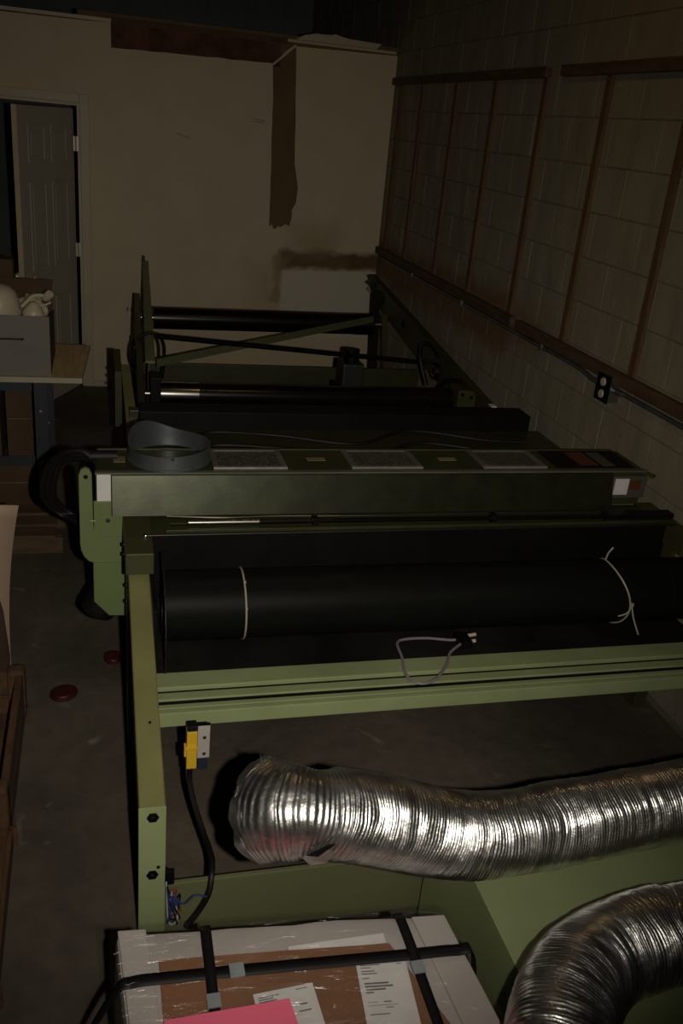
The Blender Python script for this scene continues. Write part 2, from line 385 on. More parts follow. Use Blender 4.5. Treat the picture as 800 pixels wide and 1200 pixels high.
# partition at the back: backing board, drywall sheets proud of it, ragged openings
wb = struct(MB().box(-0.125, XW, YB + 0.013, YB + 0.11, 0, 2.66).box(-3.0, -0.125, YB + 0.013, YB + 0.11, 2.065, 2.60).box(-3.0, -1.02, YB + 0.013, YB + 0.11, 0, 2.065).build('wall_back', PAPERB), 'cream drywall partition with torn brown patches', 'wall')
def rag(p, q, n, amp, ax):
    out = []
    for i in range(n):
        t = i / n; v = Vector(p).lerp(Vector(q), t)
        if 0 < i: v[ax] += random.uniform(-amp, amp)
        out.append(tuple(v))
    return out
def sheet(poly, name='drywall_sheet', mt=DRYWALL, y=YB, th=0.013):
    return MB().prism([(p[0], y, p[1]) for p in poly], (0, th, 0)).build(name, mt, wb)
# left sheet: door jamb to the brown strip, notched along the top
S1 = [(-0.06, 0.0), (XW, 0.0), (XW - 0.005, 2.605), (1.41, 2.59)]
S1 += rag((1.412, 2.56), (1.462, 1.70), 10, 0.002, 0) + [(1.492, 1.62), (1.485, 1.50), (1.462, 1.46)] + rag((1.455, 1.44), (1.452, 1.33), 4, 0.006, 0)
S1 += rag((1.445, 1.325), (1.285, 1.315), 9, 0.018, 1)
S1 += rag((1.283, 1.315), (1.258, 2.30), 12, 0.003, 0) + [(1.245, 2.45), (1.234, 2.462)]
S1 += rag((1.225, 2.462), (0.102, 2.444), 12, 0.004, 1) + [(0.098, 2.445), (0.096, 2.60), (-0.06, 2.595)]
sheet(S1)
sheet([(-0.6, 2.13), (-0.06, 2.13), (-0.06, 2.595), (-0.6, 2.59)])
sheet([(-3.0, 2.13), (-0.6, 2.13), (-0.6, 2.59), (-3.0, 2.55)])
sheet([(-3.0, 0), (-1.08, 0), (-1.08, 2.13), (-3.0, 2.13)])
# timber showing in the notch above the left sheet
for (a, b) in ((0.10, 0.524), (0.526, 0.934), (0.936, 1.30)):
    box('timber', REDWOOD, wb, a, b, YB + 0.004, YB + 0.013, 2.44, 2.60, 0.002)
box('top_plate', TRIMP, wb, -3.0, 0.1, YB - 0.01, YB + 0.12, 2.60, 2.625, 0.003)
box('top_plate', RAILW, wb, 0.1, 1.36, YB - 0.005, YB + 0.12, 2.605, 2.635, 0.003)
box('top_plate', TRIMP, wb, 1.34, 2.17, YB - 0.02, YB + 0.10, 2.612, 2.632, 0.003)
MB().prism([(1.40, YB, 2.634), (1.47, YB, 2.672), (1.56, YB, 2.690), (1.66, YB, 2.686), (1.70, YB, 2.70), (1.80, YB, 2.675), (2.06, YB, 2.672), (2.02, YB, 2.634)], (0, 0.09, 0), 0.004).build('torn_board', TRIMP, wb)
MB().prism([(1.232, YB - 0.004, 2.452), (1.242, YB - 0.004, 2.442), (1.415, YB - 0.004, 2.592), (1.40, YB - 0.004, 2.60), (1.33, YB - 0.004, 2.545), (1.30, YB - 0.004, 2.51)], (0, 0.01, 0)).build('torn_edge', TRIMP, wb)
# scratches on the paint
for (a, b) in (((0.56, 1.93), (0.66, 1.90)), ((1.13, 2.075), (1.21, 2.07)), ((1.12, 2.06), (1.2, 2.055))):
    MB().obox((a[0], YB - 0.0005, a[1]), (b[0], YB - 0.0005, b[1]), 0.001, 0.004, up=(0, 0, 1)).build('scuff_mark', PAPERB, wb)

# door casing and open six-panel door
tr = MB().box(-0.125, -0.06, YB - 0.012, YB + 0.02, 0, 2.13, 0.004).box(-1.08, -0.125, YB - 0.012, YB + 0.02, 2.07, 2.13, 0.004).box(-1.08, -1.02, YB - 0.012, YB + 0.02, 0, 2.07, 0.004)
tr.box(-0.145, -0.125, YB - 0.004, YB + 0.115, 0, 2.07, 0.002).box(-1.02, -0.145, YB - 0.004, YB + 0.115, 2.05, 2.07, 0.002)
tr.build('trim_1', TRIMP); struct(bpy.data.objects['trim_1'], 'cream painted casing around the open doorway', 'trim')
def build_door():
    W, H, T = 0.80, 2.03, 0.036
    d = struct(MB().box(0.004, W, -T, 0, 0.012, H).build('door_1', DOORP), 'six panel white door standing ajar in the back wall', 'door')
    for (z0, z1) in ((0.22, 0.78), (0.98, 1.56), (1.68, 1.92)):
        for (a, b) in ((0.12, 0.36), (0.44, 0.68)):
            for face in (-T, 0):
                s = -1 if face < 0 else 1
                fr = MB()
                y0, y1 = sorted((face, face + s * 0.008))
                fr.box(a, a + 0.022, y0, y1, z0, z1, 0.003).box(b - 0.022, b, y0, y1, z0, z1, 0.003).box(a + 0.022, b - 0.022, y0, y1, z0, z0 + 0.022, 0.003).box(a + 0.022, b - 0.022, y0, y1, z1 - 0.022, z1, 0.003)
                p = fr.build('panel_moulding', DOORP, d)
                y0, y1 = sorted((face, face + s * 0.005))
                MB().box(a + 0.045, b - 0.045, y0, y1, z0 + 0.045, z1 - 0.045, 0.004).build('raised_panel', DOORP, p)
    box('door_edge', DOORE, d, W, W + 0.004, -T, 0, 0.012, H)
    for s, y in ((-1, -T), (1, 0)):
        MB().lathe([(0.0, 0.062), (0.02, 0.06), (0.028, 0.045), (0.02, 0.03), (0.01, 0.022), (0.01, 0.004), (0.03, 0.003), (0.03, 0.0)], (W - 0.065, y, 0.95), (0, s, 0), 20).build('door_knob', HINGE, d, True)
    a = math.radians(180 + 66)     # leaf runs left and towards the viewer
    d.matrix_world = Matrix.Translation((-0.168, YB - 0.02, 0)) @ Matrix.Rotation(a, 4, 'Z')
    inv = d.matrix_world.inverted()
    for z in (0.25, 1.06, 1.80):
        o = MB().box(-0.172, -0.138, YB - 0.030, YB - 0.022, z - 0.05, z + 0.05, 0.001).cyl((-0.156, YB - 0.032, z - 0.05), (-0.156, YB - 0.032, z + 0.05), 0.007, 12).build('hinge', HINGE, d)
        o.matrix_parent_inverse = inv
build_door()
bb = MB().box(-0.06, 1.3, YB - 0.012, YB, 0, 0.05, 0.002).build('baseboard_back', TRIMP); struct(bb, 'low cream baseboard along the partition', 'baseboard')

# roof lamp (housing for the warm light)
t = thing('ceiling_lamp', 'round metal lamp hanging under the roof above the machine', 'lamp', tuple(LAMP))
MB().lathe([(0.03, 0.14), (0.035, 0.10), (0.06, 0.07), (0.17, -0.03), (0.172, -0.03), (0.062, 0.075), (0.04, 0.14), (0.03, 0.14)], tuple(LAMP), (0, 0, 1), 32).build('lamp_shade', STEEL, t, True)
MB().cyl(LAMP + Vector((0, 0, 0.13)), (LAMP.x, LAMP.y, 3.5), 0.012, 10).build('lamp_rod', BLACK, t)
MB().lathe([(0, 0.0), (0.012, 0.0), (0.015, -0.02), (0.028, -0.04), (0.028, -0.055), (0.018, -0.075), (0, -0.08)], LAMP + Vector((0, 0, 0.06)), (0, 0, 1), 20).build('bulb', LAMPGLASS, t, True)

# conduit and outlet box on the block wall
cn = MB().tube(spline([(XW - 0.012, 7.2, 1.145), (XW - 0.012, 6.0, 1.146), (XW - 0.012, 4.4, 1.147), (XW - 0.012, 3.80, 1.147), (XW - 0.03, 3.60, 1.140), (XW - 0.03, 3.48, 1.140)], 8), 0.011, 10).build('conduit_pipe', GALV, None, True)
tag(cn, 'thin metal conduit running along block wall to the back corner', 'conduit')
for y in (6.3, 5.3, 4.16):
    MB().box(XW - 0.026, XW, y - 0.012, y + 0.012, 1.13, 1.165, 0.002).build('conduit_strap', GALV, cn)
cn2 = MB().tube(spline([(XW - 0.03, 3.43, 1.14), (XW - 0.03, 3.34, 1.140), (XW - 0.012, 3.2, 1.140), (XW - 0.012, 0.5, 1.138)], 8), 0.011, 10).build('conduit_pipe', GALV, None, True)
tag(cn2, 'thin metal conduit leaving the outlet box towards the right edge', 'conduit')
ot = thing('outlet_box', 'small dark metal outlet box with two cream sockets on block wall', 'outlet', (XW, 3.44, 1.14))
box('back_box', STEEL, ot, XW - 0.055, XW, 3.40, 3.50, 1.085, 1.195, 0.003)
box('cover_plate', BLACK, ot, XW - 0.060, XW - 0.055, 3.395, 3.505, 1.08, 1.20, 0.002)
for z in (1.113, 1.167):
    s = MB().lathe([(0, 0.006), (0.017, 0.006), (0.019, 0.0)], (XW - 0.060, 3.45, z), (-1, 0, 0), 16).build('socket', WHITEP, ot, True)

# ------------------------------------------------------------------ the long green machine
mc = thing('roller_machine', 'long green industrial roller machine filling the floor along the block wall', 'machine', (1.1, 3.5, 0))
# front left side rail: sloping top, plumb front leg
XL0, XL1 = 0.073, 0.139
MB().prism([(XL0, 1.80, 0.0), (XL0, 1.80, 0.498), (XL0, 2.66, 0.722), (XL0, 2.66, 0.60), (XL0, 1.90, 0.40), (XL0, 1.86, 0.36), (XL0, 1.86, 0.0)], (XL1 - XL0, 0, 0), 0.003).build('side_rail', G_RAIL, mc)
lf = box('leg_plate', G_PALE, mc, XL0 - 0.001, XL1 + 0.001, 1.797, 1.80, 0.0, 0.497, 0.001)
for (bx_, bz) in ((0.107, 0.466), (0.107, 0.276)):
    MB().lathe([(0, 0.010), (0.007, 0.010), (0.009, 0.007), (0.009, 0.003), (0.0155, 0.003), (0.0155, 0.0)], (bx_, 1.797, bz), (0, -1, 0), 6).build('bolt', BLACK, lf)
MB().lathe([(0, 0.003), (0.004, 0.003), (0.005, 0)], (0.122, 1.797, 0.300), (0, -1, 0), 8).build('bolt', BLACK, lf)
for (yy, zz) in ((2.05, 0.566),):
    MB().lathe([(0, 0.002), (0.004, 0.002), (0.004, 0)], (0.112, yy, zz + 0.001), (0, -0.25, 1), 8).build('bolt', BLACK, mc)
# right side frame, mirror
MB().prism([(2.10, 1.80, 0.0), (2.10, 1.80, 0.498), (2.10, 2.66, 0.722), (2.10, 2.66, 0.60), (2.10, 1.90, 0.40), (2.10, 1.86, 0.36), (2.10, 1.86, 0.0)], (0.06, 0, 0), 0.003).build('side_rail', G_RAIL, mc)
# low kick panel between the legs
box('kick_panel', G_KICK, mc, XL1, 2.10, 1.80, 1.815, 0.03, 0.232, 0.003)
# stepped cross beam
cb = box('cross_beam', G_PALE, mc, XL1, 2.10, 2.306, 2.385, 0.44, 0.50, 0.003)
box('beam_flange', G_PALE, cb, XL1, 2.10, 2.254, 2.290, 0.44, 0.492, 0.003)
box('beam_flange', G_PALE, cb, XL1, 2.10, 2.214, 2.234, 0.44, 0.490, 0.003)
box('beam_flange', G_PALE, cb, XL1, 2.10, 2.185, 2.207, 0.445, 0.493, 0.003)
box('groove_shade', BLACK, cb, XL1 + 0.001, 2.099, 2.195, 2.38, 0.441, 0.486)  # black filler paints the shade into the grooves between the flanges
# bed behind the beam
box('roller_bed', BED, mc, XL1, 2.10, 2.385, 2.93, 0.46, 0.492)
box('bed_side', BLACK, mc, XL1, XL1 + 0.012, 2.385, 2.70, 0.492, 0.72, 0.002)
# end blocks carrying the top plate
for (a, b) in ((0.063, 0.152), (2.09, 2.16)):
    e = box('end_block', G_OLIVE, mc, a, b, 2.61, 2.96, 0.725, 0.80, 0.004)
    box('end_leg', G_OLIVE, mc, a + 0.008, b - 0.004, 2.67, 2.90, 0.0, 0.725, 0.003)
for z in (0.79, 0.755, 0.70, 0.64, 0.58):
    MB().lathe([(0, 0.006), (0.006, 0.006), (0.007, 0)], (0.063 if z > 0.73 else 0.071, 2.70, z), (-1, 0, 0), 6).build('bolt', BLACK, mc)
# slotted top plate
tp = MB(); ya, yb_, yc, yd = 2.745, 2.835, 2.86, 2.95
tp.box(0.152, 2.09, ya, yb_, 0.784, 0.792).box(0.152, 2.09, yc, yd, 0.784, 0.792)
sx = 0.152; slots = []
x = 0.22
while x < 2.0: slots.append((x, x + 0.105)); x += 0.135
prev = 0.152
for (a, b) in slots: tp.box(prev, a, yb_, yc, 0.784, 0.792); prev = b
tp.box(prev, 2.09, yb_, yc, 0.784, 0.792)
tp.build('slotted_plate', G_DARK, mc)
box('plate_tray', BLACK, mc, 0.152, 2.09, 2.745, 2.95, 0.742, 0.746)
box('angle_strip', G_DARK, mc, 0.20, 2.08, 2.775, 2.79, 0.792, 0.803, 0.002)
r = MB().cyl((0.275, 2.815, 0.812), (2.06, 2.80, 0.812), 0.008, 14).build('guide_rod', BLACKG, mc, True)
MB().cyl((0.277, 2.815, 0.812), (0.52, 2.813, 0.812), 0.0085, 14).build('rod_glint', STEEL, r, True)  # bright steel length stands in for the glint at the rod's left end
for xx in (0.72, 1.4, 1.98): box('rod_holder', BLACK, r, xx - 0.01, xx + 0.01, 2.795, 2.83, 0.792, 0.826, 0.002)
MB().tube(spline([(0.21, 2.90, 0.80), (0.40, 2.872, 0.803), (0.6, 2.88, 0.802), (0.95, 2.868, 0.803), (1.4, 2.872, 0.803), (1.9, 2.862, 0.803)], 8), 0.0045, 8).build('guide_wire', mat('tarnished_wire', (0.07, 0.065, 0.05), 0.4, metal=0.8), mc, True)
box('rod_end_plate', BLACK, mc, 1.86, 2.155, 2.79, 2.835, 0.797, 0.822, 0.002)
# black back plate behind the belt roll
bp_ = box('back_plate', BLACK, mc, 0.15, 2.10, 2.736, 2.744, 0.492, 0.803, 0.001)
MB().cyl((0.135, 2.735, 0.804), (2.13, 2.735, 0.804), 0.0045, 10).build('edge_rod', mat('dull_rod', (0.035, 0.034, 0.03), 0.4, metal=0.6), bp_, True)
MB().lathe([(0, 0.01), (0.007, 0.009), (0.009, 0.004), (0.009, 0)], (0.132, 2.735, 0.804), (-1, 0, 0), 12).build('rod_knob', CHROME, bp_, True)
box('plate_end', G_OLIVE, bp_, 2.10, 2.19, 2.62, 2.73, 0.74, 0.757, 0.002)
# light green bracket on the left of the hood
MB().prism([(-0.081, 2.93, 0.94), (-0.081, 2.93, 0.685), (-0.079, 2.93, 0.660), (-0.069, 2.93, 0.635), (-0.054, 2.93, 0.617), (-0.034, 2.93, 0.609), (0.072, 2.93, 0.607), (0.072, 2.93, 0.709),
            (-0.010, 2.93, 0.711), (-0.024, 2.93, 0.717), (-0.033, 2.93, 0.728), (-0.038, 2.93, 0.745), (-0.038, 2.93, 0.945), (-0.046, 2.93, 0.962), (-0.060, 2.93, 0.968), (-0.074, 2.93, 0.960)], (0, 0.018, 0), 0.002).build('bracket_plate', G_MINT, mc)
b2 = box('inner_plate', G_MINT, mc, -0.034, 0.075, 2.936, 2.948, 0.700, 0.842, 0.002)
MB().lathe([(0, 0.006), (0.008, 0.005), (0.009, 0)], (0.013, 2.936, 0.772), (0, -1, 0), 10).build('bolt', STEEL, b2, True)
MB().cyl((-0.046, 2.931, 0.772), (-0.028, 2.931, 0.772), 0.002, 8).build('pin', G_PALE, b2)
MB().lathe([(0, 0.002), (0.007, 0.002), (0.008, 0)], (-0.058, 2.93, 0.935), (0, -1, 0), 12).build('bolt_hole', BLACK, mc)
MB().prism([(-0.039, 2.934, 0.615), (0.072, 2.934, 0.615), (0.072, 2.934, 0.389), (0.013, 2.934, 0.392), (-0.039, 2.934, 0.452)], (0, 0.016, 0), 0.002).build('lower_plate', G_MINT, mc)
box('side_housing', G_OLIVE, mc, -0.030, 0.062, 2.955, 3.14, 0.47, 0.80, 0.004)
# hood across the machine
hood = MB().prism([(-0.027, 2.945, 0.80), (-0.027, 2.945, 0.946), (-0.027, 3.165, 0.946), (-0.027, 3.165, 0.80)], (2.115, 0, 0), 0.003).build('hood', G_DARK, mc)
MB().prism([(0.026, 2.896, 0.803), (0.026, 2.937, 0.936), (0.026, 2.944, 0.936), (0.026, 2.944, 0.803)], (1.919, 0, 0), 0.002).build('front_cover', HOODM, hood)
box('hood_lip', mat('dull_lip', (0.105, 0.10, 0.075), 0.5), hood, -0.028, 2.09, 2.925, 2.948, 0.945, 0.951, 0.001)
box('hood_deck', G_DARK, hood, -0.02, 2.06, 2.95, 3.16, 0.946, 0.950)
box('rear_lip', G_OLIVE, hood, -0.02, 2.06, 3.158, 3.166, 0.948, 0.954)
for (a, b) in ((0.375, 0.640), (0.880, 1.155), (1.400, 1.665)):
    f_ = box('vent_edge', SILVER, hood, a, b, 2.958, 2.974, 0.950, 0.957, 0.001)
    f_ = MB().box(a, b, 3.135, 3.151, 0.950, 0.957, 0.001).box(a, a + 0.02, 2.974, 3.135, 0.950, 0.957, 0.001).box(b - 0.02, b, 2.974, 3.135, 0.950, 0.957, 0.001).build('vent_frame', mat('dull_frame', (0.16, 0.14, 0.11), 0.5, metal=0.3), hood)
    box('vent_mesh', SPECK, hood, a + 0.02, b - 0.02, 2.974, 3.135, 0.950, 0.953)
for xx in (0.765, 1.285): box('small_label', CREAML, hood, xx - 0.035, xx + 0.035, 3.045, 3.075, 0.950, 0.9515)
box('small_label', CREAML, hood, 0.035, 0.075, 3.03, 3.085, 0.950, 0.9515)
box('control_panel', BLACK, hood, 1.71, 2.05, 2.965, 3.15, 0.950, 0.953)
rl = box('warning_label', REDL, hood, 1.82, 1.90, 2.985, 3.13, 0.953, 0.9545)
box('warning_label', GREYL, hood, 1.915, 1.97, 2.975, 3.125, 0.953, 0.9545)
box('end_label', LABEL, hood, -0.022, 0.024, 2.940, 2.9455, 0.838, 0.944)
box('end_housing', GREYL, hood, 1.95, 2.10, 2.935, 2.948, 0.832, 0.925, 0.002)
box('end_label', LABEL, hood, 1.958, 2.018, 2.930, 2.935, 0.848, 0.915)
box('red_mark', REDL, hood, 2.03, 2.075, 2.932, 2.935, 0.868, 0.905)
MB().obox((2.05, 2.99, 0.948), (2.105, 2.90, 0.935), 0.02, 0.01).build('hood_catch', G_OLIVE, hood)
# deck behind the hood, cables lying on it
box('rear_deck', G_DARK, mc, 0.10, 2.12, 3.166, 3.93, 0.74, 0.775, 0.003)
for a in (0.12, 2.05): box('deck_leg', G_OLIVE, mc, a, a + 0.05, 3.2, 3.9, 0, 0.74)
rp = box('rear_plate', BLACK, mc, 0.16, 2.06, 3.92, 3.945, 0.775, 0.852, 0.002)
box('plate_flange', BLACK, rp, 0.16, 2.06, 3.945, 4.06, 0.845, 0.852)
box('spacer_bar', G_DARK, mc, 0.12, 2.10, 4.10, 4.16, 0.76, 0.80, 0.003)
for k, (z, rr, mt) in enumerate(((0.787, 0.011, RUBBER), (0.786, 0.009, RUBBER), (0.790, 0.008, RUBBER))):
    y0 = 3.42 + 0.16 * k
    cable('deck_cable', [(0.30, y0 - 0.1, z), (0.45, y0 + 0.08, z), (0.75, y0 + 0.02, z + 0.01), (1.1, y0 - 0.06, z), (1.4, y0 + 0.09, z + 0.012), (1.75, y0, z), (1.95, y0 - 0.03, z)], rr, mt, mc)
cable('deck_cable', [(1.15, 3.36, 0.787), (1.2, 3.46, 0.80), (1.3, 3.40, 0.79), (1.5, 3.37, 0.785)], 0.008, CREAML, mc)
MB().lathe([(0, 0.012), (0.012, 0.01), (0.016, 0)], (0.35, 3.74, 0.776), (0, 0, 1), 12).build('cap_nut', CHROME, mc, True)

# rear section: side plates climbing towards the back wall, rollers between them
def ztop(y): return 0.755 + (y - 4.406) * 0.1174
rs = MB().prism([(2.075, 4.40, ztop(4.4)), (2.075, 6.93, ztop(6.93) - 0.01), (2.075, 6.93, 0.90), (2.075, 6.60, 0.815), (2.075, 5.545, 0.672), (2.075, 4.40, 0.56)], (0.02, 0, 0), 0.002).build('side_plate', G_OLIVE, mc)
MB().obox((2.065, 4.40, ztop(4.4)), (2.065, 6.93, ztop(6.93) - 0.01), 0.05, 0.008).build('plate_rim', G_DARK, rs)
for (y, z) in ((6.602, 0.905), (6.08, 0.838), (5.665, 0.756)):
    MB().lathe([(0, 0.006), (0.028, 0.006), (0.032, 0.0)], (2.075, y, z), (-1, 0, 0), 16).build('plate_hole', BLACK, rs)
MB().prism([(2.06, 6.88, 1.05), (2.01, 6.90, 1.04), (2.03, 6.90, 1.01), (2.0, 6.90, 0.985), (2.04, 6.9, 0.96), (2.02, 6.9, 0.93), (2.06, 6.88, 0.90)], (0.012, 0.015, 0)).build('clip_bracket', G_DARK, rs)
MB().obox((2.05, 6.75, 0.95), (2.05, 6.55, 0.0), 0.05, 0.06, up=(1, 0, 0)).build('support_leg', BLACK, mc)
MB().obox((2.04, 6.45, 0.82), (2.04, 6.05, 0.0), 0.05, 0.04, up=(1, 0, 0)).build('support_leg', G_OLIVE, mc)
MB().obox((2.05, 4.55, 0.6), (2.05, 4.55, 0.0), 0.05, 0.06, up=(1, 0, 0)).build('support_leg', G_OLIVE, mc)
# left side: inner sloped plate, dark outer plate, near outer plate
MB().prism([(0.30, 6.95, 1.05), (0.345, 6.95, 1.05), (0.285, 4.95, 0.815), (0.232, 4.95, 0.815)], (0, 0, -0.012), 0.001).build('plate_rim', G_RAIL, mc)
MB().prism([(0.31, 6.95, 1.04), (0.245, 4.95, 0.803), (0.245, 4.95, 0.56), (0.31, 6.95, 0.80)], (0.012, 0, 0)).build('side_plate', G_OLIVE, mc)
MB().prism([(0.301, 7.02, 1.045), (0.325, 7.02, 1.045), (0.318, 6.96, 1.085), (0.303, 6.96, 1.085)], (0, 0, -0.3)).build('plate_end', RAILW, mc)
for i in range(9):
    y = 6.8 - 0.14 * i
    MB().lathe([(0, 0.008), (0.008, 0.007), (0.01, 0)], (0.306 - 0.0325 * (6.95 - y), y, ztop(y) - 0.035), (-1, 0, 0), 6).build('bolt', BLACK, mc)
MB().prism([(0.222, 6.30, 0.93), (0.222, 6.30, 0.60), (0.17, 4.35, 0.50), (0.17, 4.35, 0.74), (0.20, 5.6, 0.89)], (0.035, 0, 0), 0.002).build('outer_plate', G_DARK, mc)
for (y, z) in ((5.9, 0.90), (5.3, 0.80), (4.8, 0.72)):
    MB().lathe([(0, 0.008), (0.012, 0.007), (0.014, 0)], (0.19, y, z), (-1, 0, 0), 8).build('bolt', STEEL, mc)
MB().prism([(0.098, 4.76, 0.842), (0.142, 4.76, 0.842), (0.158, 3.98, 0.748), (0.106, 3.98, 0.748)], (0, 0, -0.014), 0.001).build('near_rim', G_RAIL, mc)
MB().prism([(0.10, 4.76, 0.83), (0.108, 3.98, 0.735), (0.108, 3.98, 0.50), (0.10, 4.76, 0.50)], (0.014, 0, 0)).build('near_plate', G_OLIVE, mc)
MB().prism([(0.062, 5.02, 0.86), (0.10, 5.02, 0.86), (0.10, 4.70, 0.82), (0.066, 4.70, 0.82)], (0, 0, -0.3)).build('near_end_plate', G_OLIVE, mc)
for y in (4.9, 4.75, 4.6): MB().lathe([(0, 0.008), (0.008, 0.007), (0.01, 0)], (0.064, y, 0.78), (-1, 0, 0), 6).build('bolt', BLACK, mc)
MB().box(0.10, 0.16, 4.1, 4.16, 0, 0.52).build('support_leg', G_OLIVE, mc)
MB().box(0.20, 0.26, 6.2, 6.26, 0, 0.65).build('support_leg', G_OLIVE, mc)
# rollers
def roller(p0, p1, r, shaft, mt, cuff=None):
    d = (Vector(p1) - Vector(p0)).normalized()
    ro = MB().cyl(p0, p1, r, 40).build('roller', mt, mc, True)
    MB().cyl(Vector(p0) - d * shaft, Vector(p1) + d * shaft, r * 0.28, 16).build('shaft', STEEL, ro, True)
    if cuff: MB().cyl(Vector(p0) + d * 0.0, Vector(p0) + d * cuff, r + 0.002, 40).build('roller_cuff', CHROME, ro, True)
    MB().cyl(Vector(p1) - d * 0.14, Vector(p1) - d * 0.0, r + 0.002, 40).build('roller_cuff', BLACKG, ro, True)
    return ro
roller((0.355, 6.45, 0.738), (1.96, 6.45, 0.752), 0.078, 0.09, BLACKG)
roller((0.300, 4.72, 0.700), (1.945, 4.72, 0.696), 0.062, 0.08, BLACKG, 0.2)
roller((0.18, 4.46, 0.665), (2.02, 4.46, 0.66), 0.032, 0.04, BLACKG)
box('bearing_block', BLACK, mc, 0.245, 0.300, 4.66, 4.80, 0.62, 0.80, 0.004)
bb2 = box('bearing_block', G_OLIVE, mc, 1.96, 2.07, 4.63, 4.78, 0.60, 0.775, 0.004)
for (xx, zz) in ((1.985, 0.75), (2.04, 0.735), (2.04, 0.66)):
    MB().lathe([(0, 0.006), (0.009, 0.006), (0.011, 0)], (xx, 4.63, zz), (0, -1, 0), 8).build('bolt', BLACK, bb2)
box('bearing_cap', LABEL, mc, 2.055, 2.085, 4.37, 4.42, 0.757, 0.765, 0.002)
# braces
MB().obox((0.31, 5.20, 0.741), (1.910, 6.28, 0.825), 0.012, 0.045, up=(0, 0, 1)).build('flat_brace', G_BRACE, mc)
MB().cyl((0.30, 5.08, 0.925), (2.07, 5.56, 0.696), 0.016, 12).build('tie_bar', BLACK, mc, True)
box('rear_cross_panel', G_DARK, mc, 0.24, 2.07, 5.62, 5.64, 0.40, 0.628, 0.002)
mo = box('drive_motor', mat('dark_motor_paint', (0.018, 0.021, 0.018), 0.5), mc, 1.47, 1.61, 5.36, 5.54, 0.55, 0.72, 0.012)
MB().cyl((1.54, 5.45, 0.72), (1.54, 5.45, 0.80), 0.05, 20).build('motor_cap', BLACK, mo, True)
box('motor_foot', BLACK, mo, 1.45, 1.63, 5.36, 5.62, 0.52, 0.55)
# sprocket and hoses on the right plate, cable loop on the left
sp = MB().lathe([(0, 0.03), (0.05, 0.03), (0.055, 0.02), (0.055, 0)], (2.074, 5.298, 0.71), (-1, 0, 0), 20).build('hub_disc', BLACK, mc, True)
for k in range(8):
    a = k * math.pi / 4; MB().lathe([(0, 0.005), (0.005, 0.004), (0.006, 0)], (2.044, 5.298 + 0.032 * math.cos(a), 0.71 + 0.032 * math.sin(a)), (-1, 0, 0), 6).build('bolt', STEEL, sp)
cable('hose', [(2.03, 5.35, 0.60), (1.99, 5.40, 0.75), (2.0, 5.45, 0.84), (2.05, 5.40, 0.85), (2.07, 5.30, 0.80)], 0.016, RUBBER, mc)
cable('hose', [(2.02, 5.1, 0.66), (2.03, 5.0, 0.73), (2.08, 4.88, 0.75), (2.12, 4.72, 0.73), (2.13, 4.6, 0.66)], 0.014, RUBBER, mc)
lc = [(0.305, 5.85, 0.62), (0.32, 5.75, 0.78)]
cable('hose_loop', [(0.345, 5.3, 0.62), (0.355, 5.3, 0.80), (0.32, 5.3, 0.88), (0.25, 5.3, 0.885), (0.195, 5.3, 0.83), (0.185, 5.3, 0.74), (0.215, 5.3, 0.66), (0.27, 5.3, 0.61)], 0.011, RUBBER, mc)
# cables at the left end of the hood and the hose below
for k in range(3):
    q = 0.018 * k
    cable('control_cable', [(-0.02, 3.08 + q, 0.93), (-0.07, 3.10 + q, 0.965 - q), (-0.14, 3.13 + q, 0.94 - q), (-0.20 + q, 3.18, 0.86), (-0.215 + q, 3.22, 0.74), (-0.16 + q, 3.25, 0.66), (-0.09 + q, 3.2, 0.64), (-0.05, 3.12 + q, 0.60)], 0.013, RUBBER, mc)
MB().cyl((-0.04, 3.08, 0.955), (0.05, 3.08, 0.955), 0.02, 14).build('cable_gland', RUBBER, mc, True)
MB().tube([(0.03, 3.02, 0.48), (0.010, 3.02, 0.445), (-0.025, 3.02, 0.380), (-0.032, 3.02, 0.367), (-0.035, 3.02, 0.361)], [0.055, 0.062, 0.066, 0.062, 0.05], 28).build('rubber_boot', RUBBER, mc, True)
# safety switch with its cable hanging under the beam, loose wires at the foot of the leg
sw = thing('safety_switch', 'yellow and silver safety switch hanging below the green beam', 'switch', (0.25, 2.1, 0.42))
sb_ = box('switch_body', YELLOW, sw, 0.218, 0.248, 2.10, 2.135, 0.355, 0.485, 0.004)
box('switch_rib', YELLOW, sb_, 0.214, 0.248, 2.094, 2.10, 0.425, 0.437, 0.002)
box('switch_key', YELLOW, sb_, 0.211, 0.218, 2.10, 2.12, 0.40, 0.435, 0.002)
box('switch_tip', RUBBER, sb_, 0.219, 0.247, 2.102, 2.133, 0.485, 0.503, 0.003)
pl = box('mounting_plate', mat('light_grey_metal', (0.50, 0.47, 0.42), 0.45, metal=0.2), sw, 0.249, 0.284, 2.105, 2.113, 0.388, 0.502, 0.002)
for z in (0.462, 0.405): MB().lathe([(0, 0.004), (0.005, 0.004), (0.006, 0)], (0.268, 2.105, z), (0, -1, 0), 8).build('screw', STEEL, pl)
box('plate_hanger', BLACK, sw, 0.250, 0.283, 2.113, 2.184, 0.452, 0.457)
box('plate_top', BLACK, sw, 0.248, 0.284, 2.104, 2.113, 0.502, 0.506)
box('switch_block', mat('navy_plastic', (0.02, 0.024, 0.045), 0.5), sw, 0.252, 0.280, 2.108, 2.135, 0.345, 0.388, 0.003)
cable('switch_cable', [(0.230, 2.11, 0.36), (0.229, 2.10, 0.31), (0.240, 2.06, 0.26), (0.259, 1.99, 0.22), (0.268, 1.92, 0.225), (0.268, 1.85, 0.248), (0.262, 1.805, 0.246), (0.252, 1.780, 0.205), (0.228, 1.782, 0.145), (0.195, 1.775, 0.10)], 0.0085, RUBBER, sw)
wires = [BLUEW, BLUEW, REDW, BLUEW, ORANGEW, BLUEW, WHITEW, RUBBER, RUBBER, BLUEW]
